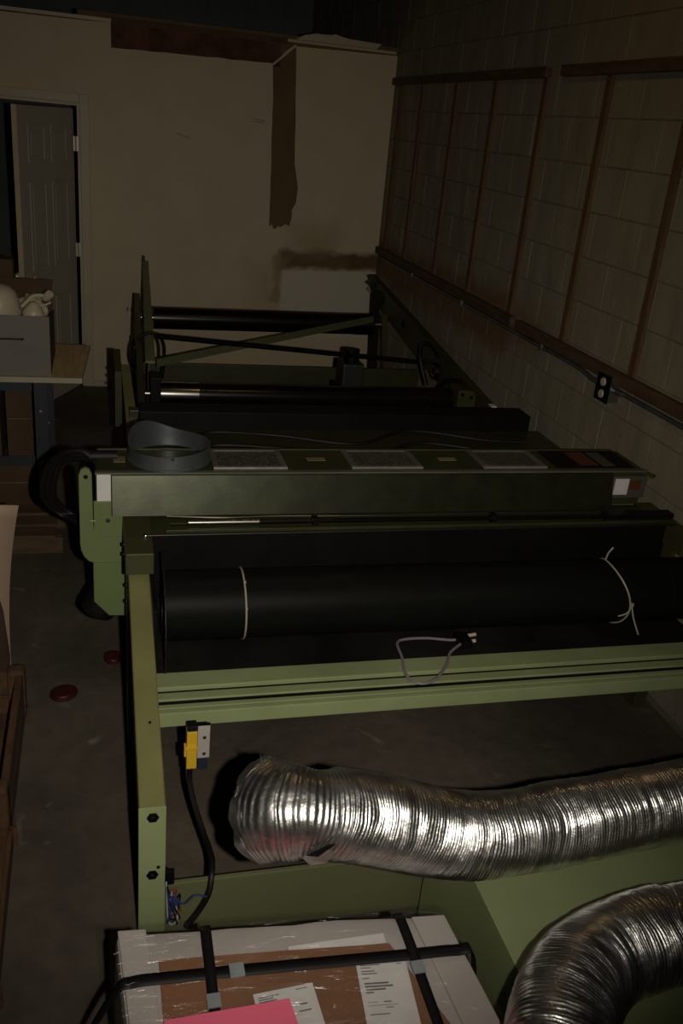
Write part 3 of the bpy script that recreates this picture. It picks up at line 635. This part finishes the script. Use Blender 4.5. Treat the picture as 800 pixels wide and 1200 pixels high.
for k, wm in enumerate(wires):
    a = [(0.142, 1.785, random.uniform(0.20, 0.26))]
    for j in range(4): a.append((random.uniform(0.145, 0.18), random.uniform(1.765, 1.792), random.uniform(0.125, 0.235)))
    cable('loose_wire', a, 0.0022, wm, mc, n=6, seg=6)
cable('loose_wire', [(0.15, 1.78, 0.22), (0.185, 1.77, 0.19), (0.215, 1.77, 0.215), (0.245, 1.77, 0.205)], 0.0026, BLUEW, mc)
for (xx, zz) in ((0.155, 0.135), (0.168, 0.125)): box('wire_connector', ORANGEW if xx < 0.16 else WHITEW, mc, xx, xx + 0.008, 1.775, 1.783, zz, zz + 0.018, 0.001)
box('terminal_block', BLACK, mc, XL1, 0.163, 1.785, 1.80, 0.245, 0.29, 0.003)

# ------------------------------------------------------------------ belt roll on the bed with its ties
def roll_at(x):
    t_ = (x - 0.175) / (2.13 - 0.175); return Vector((x, 2.612 - 0.028 * t_, 0.609))
RR = 0.1165
rl_ = thing('belt_roll', 'long black rolled-up belt tied with two pale cable ties on machine bed', 'roll', (1.15, 2.6, 0.492))
dr = (roll_at(2.13) - roll_at(0.178)).normalized()
mb = MB(); pts = [roll_at(0.178 + (2.13 - 0.178) * i / 60) for i in range(61)]
mb.tube(pts, RR, 56, True, lambda i, a, r: r + 0.0012 * noise.noise((i * 0.09, a * 0.6, 3)))
body = mb.build('belt', BELT, rl_, True)
MB().tube(spline([roll_at(0.1785) + Vector((-0.003, (0.02 + 0.0085 * k / 3) * 1.0 * math.cos(k * 0.5) * (1 + k * 0.12), (0.02 + 0.0085 * k / 3) * math.sin(k * 0.5) * (1 + k * 0.12))) for k in range(24)], 3), 0.003, 6).build('spiral_edge', RUBBER, body)
for xx in (1.995,):
    MB().tube([roll_at(xx + 0.0), roll_at(xx + 0.006)], RR + 0.0015, 56).build('belt_seam', RUBBER, body, True)
def tie(x, lean, tails, bulge=0.0):
    pts = []
    for k in range(49):
        a = math.pi * 2 * k / 48; c = roll_at(x + lean * math.sin(a) + bulge * math.cos(a) ** 2)
        pts.append(c + Vector((0, -math.cos(a) * (RR + 0.0025), math.sin(a) * (RR + 0.0025))))
    o = MB().tube(pts, 0.0032, 8, False).build('cable_tie', TIE, rl_, True)
    return o
t1 = tie(0.438, -0.002, None)
def on_roll(x, a, lift=0.004): return roll_at(x) + Vector((0, -math.cos(a) * (RR + lift), math.sin(a) * (RR + lift)))
h = on_roll(0.437, 1.1); MB().box(h.x - 0.004, h.x + 0.004, h.y - 0.003, h.y + 0.003, h.z - 0.004, h.z + 0.004, 0.001).build('tie_head', TIE, t1)
h = on_roll(0.438, 0.35); MB().box(h.x - 0.0035, h.x + 0.0035, h.y - 0.003, h.y + 0.003, h.z - 0.0035, h.z + 0.0035, 0.001).build('tie_head', TIE, t1)
t2 = tie(1.792, -0.020, None, 0.03)
h = on_roll(1.826, 0.05); MB().box(h.x - 0.006, h.x + 0.006, h.y - 0.005, h.y + 0.005, h.z - 0.006, h.z + 0.006, 0.001).build('tie_head', TIE, t2)
cable('tie_tail', [h, h + Vector((0.012, -0.012, -0.05)), h + Vector((0.035, -0.03, -0.108))], 0.003, TIE, t2)
cable('tie_tail', [h, h + Vector((-0.012, -0.004, -0.03)), h + Vector((-0.045, 0.0, -0.045))], 0.003, TIE, t2)
h = on_roll(1.775, 1.75); cable('tie_tail', [h, h + Vector((0.012, 0.01, 0.02)), h + Vector((0.03, 0.014, 0.04))], 0.003, TIE, t2)

# grey wire loop on the bed
wl = thing('wire_loop', 'thin grey wire loop draped from black connector over the green beam', 'wire', (1.07, 2.38, 0.5))
cable('wire', [(1.200, 2.492, 0.512), (1.190, 2.482, 0.508), (1.157, 2.476, 0.503), (1.071, 2.501, 0.500), (0.991, 2.498, 0.502), (0.955, 2.47, 0.505), (0.943, 2.379, 0.508), (0.926, 2.281, 0.508), (0.950, 2.231, 0.508), (1.006, 2.240, 0.508), (1.073, 2.312, 0.510), (1.115, 2.387, 0.510), (1.171, 2.435, 0.512)], 0.0048, GREYW, wl)
pg = box('connector', BLACK, wl, 1.168, 1.215, 2.43, 2.500, 0.493, 0.520, 0.004)
for (xx, yy) in ((1.245, 2.490), (1.228, 2.450)): MB().cyl((xx - 0.03, yy, 0.508), (xx + 0.003, yy, 0.512), 0.0065, 10).build('plug_pin', WHITEP, pg, True)

# galvanised collar on the hood
def collar():
    mb = MB(); seg = 48; cx, cy, r = 0.228, 3.050, 0.143
    def top(a): return 0.056 + 0.006 * math.cos(a) + 0.052 * max(0, math.cos(a - math.radians(135))) ** 3
    vs_ = [[], [], [], []]
    for k in range(seg):
        a = 2 * math.pi * k / seg
        for j, (rr, zz) in enumerate(((r, 0.9575), (r, 0.9575 + top(a)), (r - 0.004, 0.9575 + top(a)), (r - 0.004, 0.9575))):
            vs_[j].append(mb.bm.verts.new((cx + rr * math.cos(a), cy + rr * math.sin(a), zz)))
    for k in range(seg):
        k2 = (k + 1) % seg
        for j in range(4): mb.bm.faces.new((vs_[j][k], vs_[j][k2], vs_[(j + 1) % 4][k2], vs_[(j + 1) % 4][k]))
    return mb
cl = thing('duct_collar', 'round galvanised duct collar standing on the left end of the hood', 'collar', (0.228, 3.050, 0.9575))
collar().build('ring', GALV, cl, True)
MB().lathe([(0.1425, 0.0), (0.146, 0.002), (0.146, 0.008), (0.1425, 0.010)], (0.228, 3.050, 0.958), (0, 0, 1), 48).build('bead', GALV, cl, True)
for a in (-1.57,):
    MB().lathe([(0, 0.006), (0.005, 0.005), (0.007, 0)], (0.228 + 0.143 * math.cos(a), 3.050 + 0.143 * math.sin(a), 1.005), (math.cos(a), math.sin(a), 0), 10).build('rivet', CHROME, cl, True)

# ------------------------------------------------------------------ green cabinet at the front right
cbn = thing('floor_cabinet', 'low green metal cabinet under the two silver ducts', 'cabinet', (1.5, 1.2, 0))
box('carcass', G_MID, cbn, 0.852, 2.12, 0.55, 1.765, 0.05, 0.452, 0.004)
box('plinth', BLACK, cbn, 0.88, 2.10, 0.60, 1.75, 0.0, 0.05)
box('lid', G_MID, cbn, 0.850, 2.125, 0.545, 1.768, 0.452, 0.46, 0.003)
box('access_door', G_MID, cbn, 0.90, 1.45, 0.540, 0.55, 0.08, 0.43, 0.003)

# ------------------------------------------------------------------ flexible aluminium ducts
def duct(name, label, path, seed, pitch=0.0078, R=0.1, flare=True, amp=0.0020):
    rnd = random.Random(seed)
    P = resample(spline(path, 24), pitch / 6)
    P = [Vector(p) for p in P]
    ridge = [rnd.uniform(0.65, 1.35) for _ in range(len(P) // 6 + 3)]
    def rf(i, a, r):
        ph = (i / 6.0) + a / (2 * math.pi); k = int(ph) % len(ridge)
        rid = amp * ridge[k] * (0.5 - 0.5 * math.cos(2 * math.pi * (ph % 1)))
        ca, sa = math.cos(a), math.sin(a); s = i * pitch / 6
        crump = 0.005 * noise.noise((ca * 1.5 + seed, sa * 1.5, s * 7)) + 0.0013 * noise.noise((ca * 5 + seed, sa * 5, s * 45))
        skew = 0.010 * noise.noise((s * 9, ca + seed, sa)) + 0.003 * noise.noise((s * 40, ca * 2 + seed, sa * 2))
        f = 0.0
        if flare:
            if s < 0.05: f = 0.012 * (1 - s / 0.05) + 0.007 * noise.noise((ca * 3, sa * 3, 5.5)) * (1 - s / 0.05)
            if 0.07 < s < 0.16: f -= 0.013 * math.sin((s - 0.07) / 0.09 * math.pi)
        return (r + rid + crump + f, skew)
    t = thing(name, label, 'duct', tuple(path[1]))
    mb = MB(); mb.tube(P, R - 0.002, 72, False, rf)
    mb.build('corrugated_hose', FOIL, t, True)
    return t, P
d1, P1 = duct('flexible_duct', 'upper crumpled silver foil duct with open torn end above the floor', [(0.338, 1.505, 0.722), (0.372, 1.472, 0.742), (0.440, 1.456, 0.744), (0.607, 1.470, 0.685), (0.770, 1.482, 0.615), (0.905, 1.490, 0.590), (1.070, 1.515, 0.575), (1.270, 1.540, 0.569), (1.47, 1.560, 0.566), (1.72, 1.57, 0.566), (2.08, 1.56, 0.566)], 3)
# torn end of duct 1: bent strip, spike and inner wall
t0 = (P1[1] - P1[0]).normalized()
mb = MB(); seg = 48; nvv = (Vector((0, 0, 1)) - t0 * t0.z).normalized(); bn = t0.cross(nvv); r0 = []; r1 = []; r2 = []
for k in range(seg):
    a = 2 * math.pi * k / seg; d_ = nvv * math.cos(a) + bn * math.sin(a)
    jag = 0.006 * noise.noise((math.cos(a) * 4, math.sin(a) * 4, 1.0))
    c = P1[0]
    r0.append(mb.bm.verts.new(c + d_ * (0.110 + jag) + t0 * 0.006)); r1.append(mb.bm.verts.new(c + d_ * (0.113 + jag) - t0 * (0.010 + jag))); r2.append(mb.bm.verts.new(c + d_ * (0.100 + jag * 1.3) - t0 * (0.013 + jag * 2)))
for k in range(seg):
    k2 = (k + 1) % seg
    mb.bm.faces.new((r0[k], r0[k2], r1[k2], r1[k])); mb.bm.faces.new((r1[k], r1[k2], r2[k2], r2[k]))
mb.build('torn_rim', FOIL, d1, True)
tip = P1[0] + nvv * 0.112 + t0 * 0.02
MB().prism([tip - t0 * 0.004, tip + t0 * 0.008, tip + nvv * 0.026 + t0 * 0.004], bn * 0.0015).build('torn_spike', FOIL, d1)
def around(i, w, r):
    tt = (P1[i + 1] - P1[i]).normalized(); dc = CAM_POS - P1[i]; dc = (dc - tt * dc.dot(tt)).normalized(); dn = -(tt.cross(dc)); dn = dn if dn.z < 0 else -dn
    return P1[i] + (dc * math.cos(w) + dn * math.sin(w)) * r
MB().prism([around(66, 1.15, 0.100), around(90, 0.75, 0.096), around(104, 0.85, 0.101), around(100, 1.2, 0.106), around(82, 1.45, 0.108)], (0, 0, 0.0012)).build('torn_flap', FOIL, d1)
MB().prism([around(70, 1.0, 0.1025), around(92, 0.66, 0.0995), around(100, 0.62, 0.1005), around(84, 1.0, 0.1035)], (0, 0, 0.001)).build('tear_gap', BLACK, d1)
d2, P2 = duct('flexible_duct', 'lower bent silver foil duct curving over cabinet at bottom right corner', [(2.05, 1.20, 0.562), (1.75, 1.195, 0.562), (1.45, 1.19, 0.562), (1.2, 1.177, 0.562), (1.138, 1.179, 0.562), (1.024, 1.16, 0.562), (0.955, 1.129, 0.57), (0.879, 1.074, 0.592), (0.812, 1.0, 0.61), (0.769, 0.93, 0.617), (0.728, 0.831, 0.617), (0.80, 0.62, 0.617)], 11, flare=False, amp=0.0021)

# ------------------------------------------------------------------ strapped parcel on its pallet
pt = thing('pallet', 'wooden pallet under the strapped white parcel', 'pallet', (0.36, 1.0, 0))
for i in range(6): box('deck_board', PALLET, pt, -0.105, 0.80, 0.50 + i * 0.168, 0.50 + i * 0.168 + 0.12, 0.115, 0.135, 0.002)
for xx in (-0.10, 0.31, 0.72): box('stringer', PALLET, pt, xx, xx + 0.07, 0.50, 1.46, 0.02, 0.115, 0.003)
for i in (0, 3, 5): box('bottom_board', PALLET, pt, -0.105, 0.80, 0.50 + i * 0.168, 0.50 + i * 0.168 + 0.12, 0.0, 0.02, 0.002)
pc = thing('wrapped_parcel', 'white wrapped parcel with cardboard top and black straps in foreground', 'parcel', (0.37, 1.0, 0.135))
def skew(mb):
    for v in mb.bm.verts: v.co.x, v.co.y = v.co.x - 0.08 * (v.co.y - 1.2), v.co.y - 0.08 * (v.co.x - 0.37)
    return mb
mb = MB(); mb.box(0.022, 0.742, 0.52, 1.40, 0.136, 0.498, 0.018)
bmesh.ops.subdivide_edges(mb.bm, edges=[e for e in mb.bm.edges if e.calc_length() > 0.1], cuts=14, use_grid_fill=True)
for v in mb.bm.verts:
    q = noise.noise(v.co * 6) * 0.006 + noise.noise(v.co * 17) * 0.0025
    if v.co.z > 0.2: v.co.z += q
    v.co.x += noise.noise(v.co * 5 + Vector((9, 0, 0))) * 0.005; v.co.y += noise.noise(v.co * 5 + Vector((0, 9, 0))) * 0.008
skew(mb); mb.build('packing', WRAPW, pc, True)
for (a, b, y0, y1) in ((0.03, 0.088, 0.6, 1.40), (0.66, 0.735, 0.6, 1.385)):
    skew(MB().box(a, b, y0, y1, 0.499, 0.507, 0.003)).build('edge_protector', WRAPW, pc)
cs = MB().prism([(0.094, 1.338, 0.506), (0.345, 1.318, 0.507), (0.575, 1.300, 0.506), (0.640, 1.10, 0.506), (0.66, 0.80, 0.506), (0.66, 0.62, 0.506), (0.10, 0.62, 0.506), (0.096, 1.0, 0.506)], (0, 0, 0.004), 0.001).build('cardboard_top', CARD, pc)
box('cardboard_edge', LABEL, cs, 0.36, 0.57, 1.306, 1.330, 0.505, 0.5065)
def strap(name, pts, wdt, flat, parent):
    mb = MB(); V = []
    P = spline(pts, 6)
    for i, p in enumerate(P):
        s = Vector(flat); V.append((mb.bm.verts.new(p - s * wdt / 2), mb.bm.verts.new(p + s * wdt / 2)))
    for a, b in zip(V, V[1:]): mb.bm.faces.new((a[0], a[1], b[1], b[0]))
    o = mb.build(name, STRAP, parent, True); sm = o.modifiers.new('thickness', 'SOLIDIFY'); sm.thickness = 0.0015; return o
strap('strap', [(-0.112, 1.31, 0.02), (-0.110, 1.31, 0.13), (-0.06, 1.305, 0.33), (0.008, 1.297, 0.488), (0.04, 1.295, 0.510), (0.115, 1.290, 0.5145), (0.357, 1.277, 0.5145), (0.60, 1.262, 0.5145), (0.71, 1.257, 0.513), (0.752, 1.254, 0.497), (0.775, 1.25, 0.30), (0.802, 1.25, 0.13), (0.804, 1.25, 0.03)], 0.028, (0, 1, 0), pc)
strap('strap', [(0.196, 1.43, 0.14), (0.196, 1.425, 0.3), (0.195, 1.418, 0.48), (0.195, 1.40, 0.510), (0.194, 1.34, 0.516), (0.193, 1.295, 0.5185), (0.192, 1.2, 0.5145), (0.190, 0.9, 0.5145), (0.19, 0.6, 0.5145), (0.19, 0.52, 0.505), (0.19, 0.508, 0.45), (0.19, 0.506, 0.14)], 0.022, (1, 0, 0), pc)
strap('strap', [(0.617, 1.388, 0.14), (0.617, 1.387, 0.3), (0.617, 1.383, 0.48), (0.617, 1.368, 0.508), (0.617, 1.33, 0.515), (0.616, 1.262, 0.5185), (0.615, 1.2, 0.5145), (0.613, 0.9, 0.5145), (0.61, 0.6, 0.5145), (0.61, 0.52, 0.505), (0.61, 0.508, 0.45), (0.61, 0.506, 0.14)], 0.022, (1, 0, 0), pc)
box('strap_clip', CLIP, pc, 0.231, 0.261, 1.268, 1.300, 0.513, 0.518, 0.001)
box('strap_clip', CLIP, pc, 0.179, 0.206, 1.207, 1.238, 0.513, 0.518, 0.001)
box('strap_clip', CLIP, pc, 0.602, 0.629, 1.213, 1.243, 0.513, 0.518, 0.001)
def paper_label(c, u, wd, ht, rows):
    c = Vector(c); u = Vector(u).normalized(); v = Vector((-u.y, u.x, 0))
    lb = MB().prism([c, c + u * wd, c + u * wd - v * ht, c - v * ht], (0, 0, 0.001)).build('paper_label', LABEL, pc)
    for (a, b, t_, h_) in rows:
        p = c + u * a - v * t_ + Vector((0, 0, 0.001))
        MB().prism([p, p + u * (b - a), p + u * (b - a) - v * h_, p - v * h_], (0, 0, 0.0003)).build('print_line', INK, lb)
paper_label((0.490, 1.262, 0.5105), (0.105, -0.010, 0), 0.106, 0.21, [(0.008, 0.05, 0.006, 0.002), (0.008, 0.03, 0.012, 0.002), (0.008, 0.036, 0.020, 0.0025), (0.008, 0.04, 0.026, 0.0025), (0.008, 0.022, 0.037, 0.002), (0.085, 0.095, 0.006, 0.002),
    (0.010, 0.060, 0.048, 0.004), (0.010, 0.068, 0.055, 0.004), (0.010, 0.052, 0.062, 0.004), (0.010, 0.026, 0.069, 0.003), (0.010, 0.03, 0.092, 0.001), (0.042, 0.058, 0.091, 0.0025), (0.008, 0.07, 0.099, 0.001), (0.045, 0.06, 0.104, 0.002), (0.01, 0.05, 0.118, 0.002)])
paper_label((0.270, 1.226, 0.5105), (0.11, 0.006, 0), 0.122, 0.20, [(0.008, 0.05, 0.010, 0.0025), (0.008, 0.038, 0.015, 0.0025), (0.008, 0.044, 0.020, 0.0025), (0.008, 0.03, 0.025, 0.002), (0.085, 0.108, 0.007, 0.002), (0.085, 0.10, 0.040, 0.004), (0.08, 0.105, 0.055, 0.003)])
# clear film round the parcel
mb = MB(); mb.box(0.014, 0.750, 0.51, 1.408, 0.14, 0.5125, 0.012)
bmesh.ops.subdivide_edges(mb.bm, edges=[e for e in mb.bm.edges if e.calc_length() > 0.1], cuts=18, use_grid_fill=True)
for v in mb.bm.verts:
    if v.co.z > 0.505: v.co.z += abs(noise.noise(v.co * 12)) * 0.0012
    else: v.co += v.normal * abs(noise.noise(v.co * 9)) * 0.004
skew(mb); mb.build('stretch_film', FILM, pc, True)
pk = MB().prism([(0.095, 1.192, 0.5215), (0.337, 1.196, 0.523), (0.352, 1.06, 0.522), (0.345, 0.92, 0.5215), (0.085, 0.91, 0.5215)], (0, 0, 0.0008)).build('paper_sheet', PINK)
tag(pk, 'bright pink sheet of paper lying on strapped parcel', 'paper')

# ------------------------------------------------------------------ left side: bench, boxes, clutter
YT = 4.70
tb = thing('work_bench', 'pale board bench on dark blue-grey steel legs at left edge', 'bench', (-0.6, 5.05, 0))
MB().prism([(-1.30, YT - 0.02, 0.765), (-0.098, YT - 0.02, 0.765), (-0.062, 5.40, 0.765), (-1.30, 5.40, 0.765)], (0, 0, 0.02), 0.002).build('bench_top', WOOD, tb)
box('top_edging', WOOD_E, tb, -1.30, -0.097, YT - 0.026, YT - 0.02, 0.758, 0.786, 0.001)
for (xx, yy) in ((-0.345, 4.69), (-0.345, 5.33), (-1.25, 4.69), (-1.25, 5.33)):
    lg = MB().box(xx, xx + 0.008, yy, yy + 0.06, 0, 0.765).box(xx, xx + 0.072, yy, yy + 0.008, 0, 0.765).build('leg', BLUESTEEL, tb)
    for z in (0.60, 0.325): MB().lathe([(0, 0.010), (0.010, 0.008), (0.014, 0)], (xx + 0.036, yy, z), (0, -1, 0), 12).build('bolt', GALV, lg, True)
    MB().lathe([(0, 0.003), (0.007, 0.002), (0.008, 0)], (xx + 0.036, yy, 0.14), (0, -1, 0), 10).build('bolt', BLACK, lg)
for yy in (4.70, 5.34): box('cross_rail', BLUESTEEL, tb, -1.25, -0.345, yy, yy + 0.01, 0.30, 0.35, 0.001)
box('under_rail', BLUESTEEL, tb, -1.25, -0.34, 4.72, 4.73, 0.70, 0.758, 0.001)
box('lower_shelf', CARD_D, tb, -1.25, -0.32, 4.71, 5.38, 0.29, 0.30)
# open storage box on the bench
ob = thing('storage_box', 'open grey cardboard box with hand slot standing on bench', 'box', (-0.6, 4.95, 0.786))
fz0, fz1 = 0.787, 1.09
fr = MB()
X0, X1 = -0.78, -0.25
def quadpanel(name, mt, P, off): return MB().prism(P, off).build(name, mt, ob)
# front panel with a hand hole: four strips
yf = 4.70
for (a, b, z0, z1) in ((X0, X1, fz0, 0.968), (X0, X1, 0.978, fz1), (X0, -0.56, 0.968, 0.978), (-0.375, X1, 0.968, 0.978)):
    fr.box(a, b, yf, yf + 0.006, z0, z1)
fr.build('front_panel', GREYBOX, ob)
quadpanel('side_panel', CARD_D, [(X1 - 0.006, yf + 0.006, fz0), (X1 - 0.006, yf + 0.006, fz1), (X1 - 0.006, 5.22, fz1 - 0.07), (X1 - 0.006, 5.22, fz0)], (0.006, 0, 0))
quadpanel('side_panel', CARD_D, [(X0, yf + 0.006, fz0), (X0, yf + 0.006, fz1), (X0, 5.22, fz1), (X0, 5.22, fz0)], (0.006, 0, 0))
box('back_panel', CARD_D, ob, X0 + 0.006, X1 - 0.006, 5.214, 5.22, fz0, fz1 + 0.02)
box('bottom_panel', CARD_D, ob, X0 + 0.006, X1 - 0.006, yf + 0.006, 5.214, fz0, fz0 + 0.006)
quadpanel('flap', CARD_D, [(X0 + 0.05, 5.22, fz1 + 0.02), (X1 - 0.01, 5.22, fz1 + 0.02), (X1 + 0.0, 5.25, fz1 + 0.088), (X0 + 0.08, 5.25, fz1 + 0.088)], (0, 0.005, 0))
# things in the box: a white dome and a white spouted fitting
dm = thing('dome_cover', 'round white dome resting in the open grey box', 'cover', (-0.475, 4.82, 1.0))
MB().lathe([(0.085, 0.0), (0.104, 0.002), (0.108, 0.012), (0.106, 0.030), (0.104, 0.06), (0.098, 0.09), (0.082, 0.125), (0.055, 0.147), (0.025, 0.157), (0.0, 0.159)], (-0.498, 4.84, 1.06), (0, -0.1, 1), 40).build('dome', WHITEP, dm, True)
MB().lathe([(0.107, 0.0), (0.112, 0.004), (0.112, 0.022), (0.107, 0.027)], (-0.498, 4.84, 1.075), (0, -0.1, 1), 40).build('rim', mat('grey_white_plastic', (0.5, 0.48, 0.42), 0.4), dm, True)
wf = thing('plastic_fitting', 'white plastic fitting with curved arm lying in the open grey box', 'fitting', (-0.32, 4.82, 1.05))
bd = MB().lathe([(0.0, -0.03), (0.052, -0.03), (0.054, -0.005), (0.042, 0.018), (0.024, 0.038), (0.014, 0.048), (0.0, 0.05)], (-0.330, 4.82, 1.09), (0.1, -0.1, 1), 24).build('cone', WHITEP, wf, True)
cable('curved_arm', [(-0.385, 4.80, 1.115), (-0.36, 4.80, 1.14), (-0.335, 4.81, 1.165), (-0.305, 4.82, 1.172), (-0.275, 4.83, 1.168)], 0.0095, WHITEP, wf)
MB().lathe([(0.012, -0.02), (0.02, -0.018), (0.024, 0.01), (0.02, 0.03), (0.0, 0.032)], (-0.262, 4.83, 1.165), (0.5, -0.6, 0.6), 18).build('nozzle', WHITEP, wf, True)
cable('ring_arm', [(-0.30, 4.80, 1.125), (-0.27, 4.80, 1.13), (-0.245, 4.81, 1.14)], 0.006, WHITEP, wf)
lw = thing('paper_wad', 'crumpled white paper between fittings in the open box', 'paper', (-0.38, 4.78, 1.0))
mb = MB(); bmesh.ops.create_icosphere(mb.bm, subdivisions=3, radius=0.06)
for v in mb.bm.verts: v.co = Vector((-0.345, 5.03, 1.06)) + Vector((v.co.x * 1.1, v.co.y * 1.2, v.co.z * 1.2)) * (1 + 0.45 * noise.noise(v.co * 45))
mb.build('wad', WHITEP, lw)
# small brown carton behind on the bench
sc_ = thing('carton', 'small brown carton behind the dome at far end of bench', 'box', (-0.65, 5.33, 0.786))
box('carton_body', CARD_D, sc_, -0.80, -0.459, 5.27, 5.39, 0.787, 1.27, 0.003)
box('carton_tape', CARD_D, sc_, -0.70, -0.66, 5.268, 5.27, 0.79, 1.265)
# cartons under the bench
def carton(label, x0, x1, y0, y1, z0, z1, grp='cartons stored under the bench'):
    t = thing('carton', label, 'box', ((x0 + x1) / 2, (y0 + y1) / 2, z0), grp)
    box('carton_body', CARD_D, t, x0, x1, y0, y1, z0, z1, 0.003)
    box('flap_seam', CARD, t, x0 + 0.01, x1 - 0.01, y0 - 0.0012, y0, (z0 + z1) / 2 + 0.04, (z0 + z1) / 2 + 0.044)
    return t
carton('brown carton on the bench shelf beside the steel leg', -0.485, -0.355, 4.76, 5.2, 0.301, 0.69)
carton('brown carton on bench shelf at left edge of picture', -0.95, -0.515, 4.75, 5.2, 0.301, 0.66)
carton('dark carton on the floor below the bench shelf', -0.85, -0.36, 4.76, 5.2, 0.0, 0.27)
# small pallet on the floor under the bench front
p2 = thing('pallet', 'low wooden pallet on floor in front of the bench leg', 'pallet', (-0.6, 4.3, 0))
for i in range(3): box('deck_board', PALLET, p2, -1.1, -0.235 - 0.0 * i, 4.24 + i * 0.14, 4.24 + i * 0.14 + 0.11, 0.085, 0.102, 0.002)
for yy in (4.25, 4.55): box('stringer', PALLET, p2, -1.1, -0.20, yy, yy + 0.05, 0.0, 0.085, 0.003)
# tall carton stack / crate at left edge with bowed cream sheet leaning on it
cr_ = thing('wooden_crate', 'low rough brown wooden crate cut off by the left edge', 'crate', (-0.6, 2.6, 0))
for i in range(2): box('side_board', BARK, cr_, -0.315, -0.290, 2.28, 2.93, 0.0 + i * 0.1, i * 0.1 + 0.095, 0.006)
for yy in (2.26, 2.88): box('corner_post', BARK, cr_, -0.345, -0.284 if yy > 2.5 else -0.29, yy, yy + 0.06, 0.0, 0.205, 0.014)
for yy in (2.27, 2.90):
    for i in range(2): box('end_board', BARK, cr_, -0.95, -0.345, yy, yy + 0.02, i * 0.1, i * 0.1 + 0.095, 0.004)
box('crate_floor', BARK, cr_, -0.95, -0.315, 2.29, 2.90, 0.0, 0.02)
lb_ = tag(MB().prism([(-0.62, 2.93, 0.0), (-0.345, 2.93, 0.0), (-0.338, 2.96, 0.22), (-0.352, 2.97, 0.40), (-0.372, 2.975, 0.50), (-0.62, 2.975, 0.55)], (0, 0.012, 0), 0.002).build('broken_board', BARK), 'dark brown broken board leaning between crate and cream sheet', 'board'); lb_.data.materials[0] = mat('dark_board', (0.04, 0.02, 0.010), 0.85, var=0.3, scale=8)
def bowed():
    mb = MB(); V = []
    for i in range(17):
        t_ = i / 16; z = 0.0 + t_ * 0.805; xe = -0.338 + 0.020 * t_ + 0.036 * t_ ** 3 - 0.012 * math.sin(t_ * math.pi)
        row = []
        for j in range(5): row.append(mb.bm.verts.new((xe - 0.12 * j, 3.0 + 0.01 * j + 0.03 * math.sin(t_ * 3.1), z)))
        V.append(row)
    for a, b in zip(V, V[1:]):
        for j in range(4): mb.bm.faces.new((a[j], a[j + 1], b[j + 1], b[j]))
    return mb
bs = bowed().build('foam_sheet', FOAM, None, True); bs.modifiers.new('thickness', 'SOLIDIFY').thickness = 0.006
tag(bs, 'bowed cream sheet standing upright behind the crate at left edge', 'sheet')
wb2 = MB().obox((-0.305, 2.24, 0.035), (-0.30, 1.70, 0.03), 0.05, 0.06, bev=0.012).build('timber_offcut', BARK)
tag(wb2, 'short brown timber offcut on floor at left edge below the crate', 'timber')
# dark red lids on the floor
for (x_, y_, a, lab) in ((-0.159, 3.023, 0.6, 'oval dark red lid lying in the middle of the aisle'), (0.026, 3.255, 0.2, 'small round red lid half under the machine edge')):
    t = thing('red_lid', lab, 'lid', (x_, y_, 0), 'red lids on the floor')
    sx_, sy_ = (0.052, 0.046) if a > 0.5 else (0.036, 0.045)
    for nm, pr, mt in (('rim', [(0, 0.0), (1.0, 0.0), (1.04, 0.006), (1.0, 0.014), (0.86, 0.014)], REDLID), ('lens', [(0.88, 0.010), (0.80, 0.016), (0.5, 0.019), (0, 0.020)], REDLID)):
        o = MB().lathe([(r_, h_) for r_, h_ in pr], (0, 0, 0), (0, 0, 1), 28)
        for v in o.bm.verts: v.co = Vector((x_ + v.co.x * sx_ * math.cos(a) - v.co.y * sy_ * math.sin(a), y_ + v.co.x * sx_ * math.sin(a) + v.co.y * sy_ * math.cos(a), v.co.z))
        o.build(nm, mt, t, True)
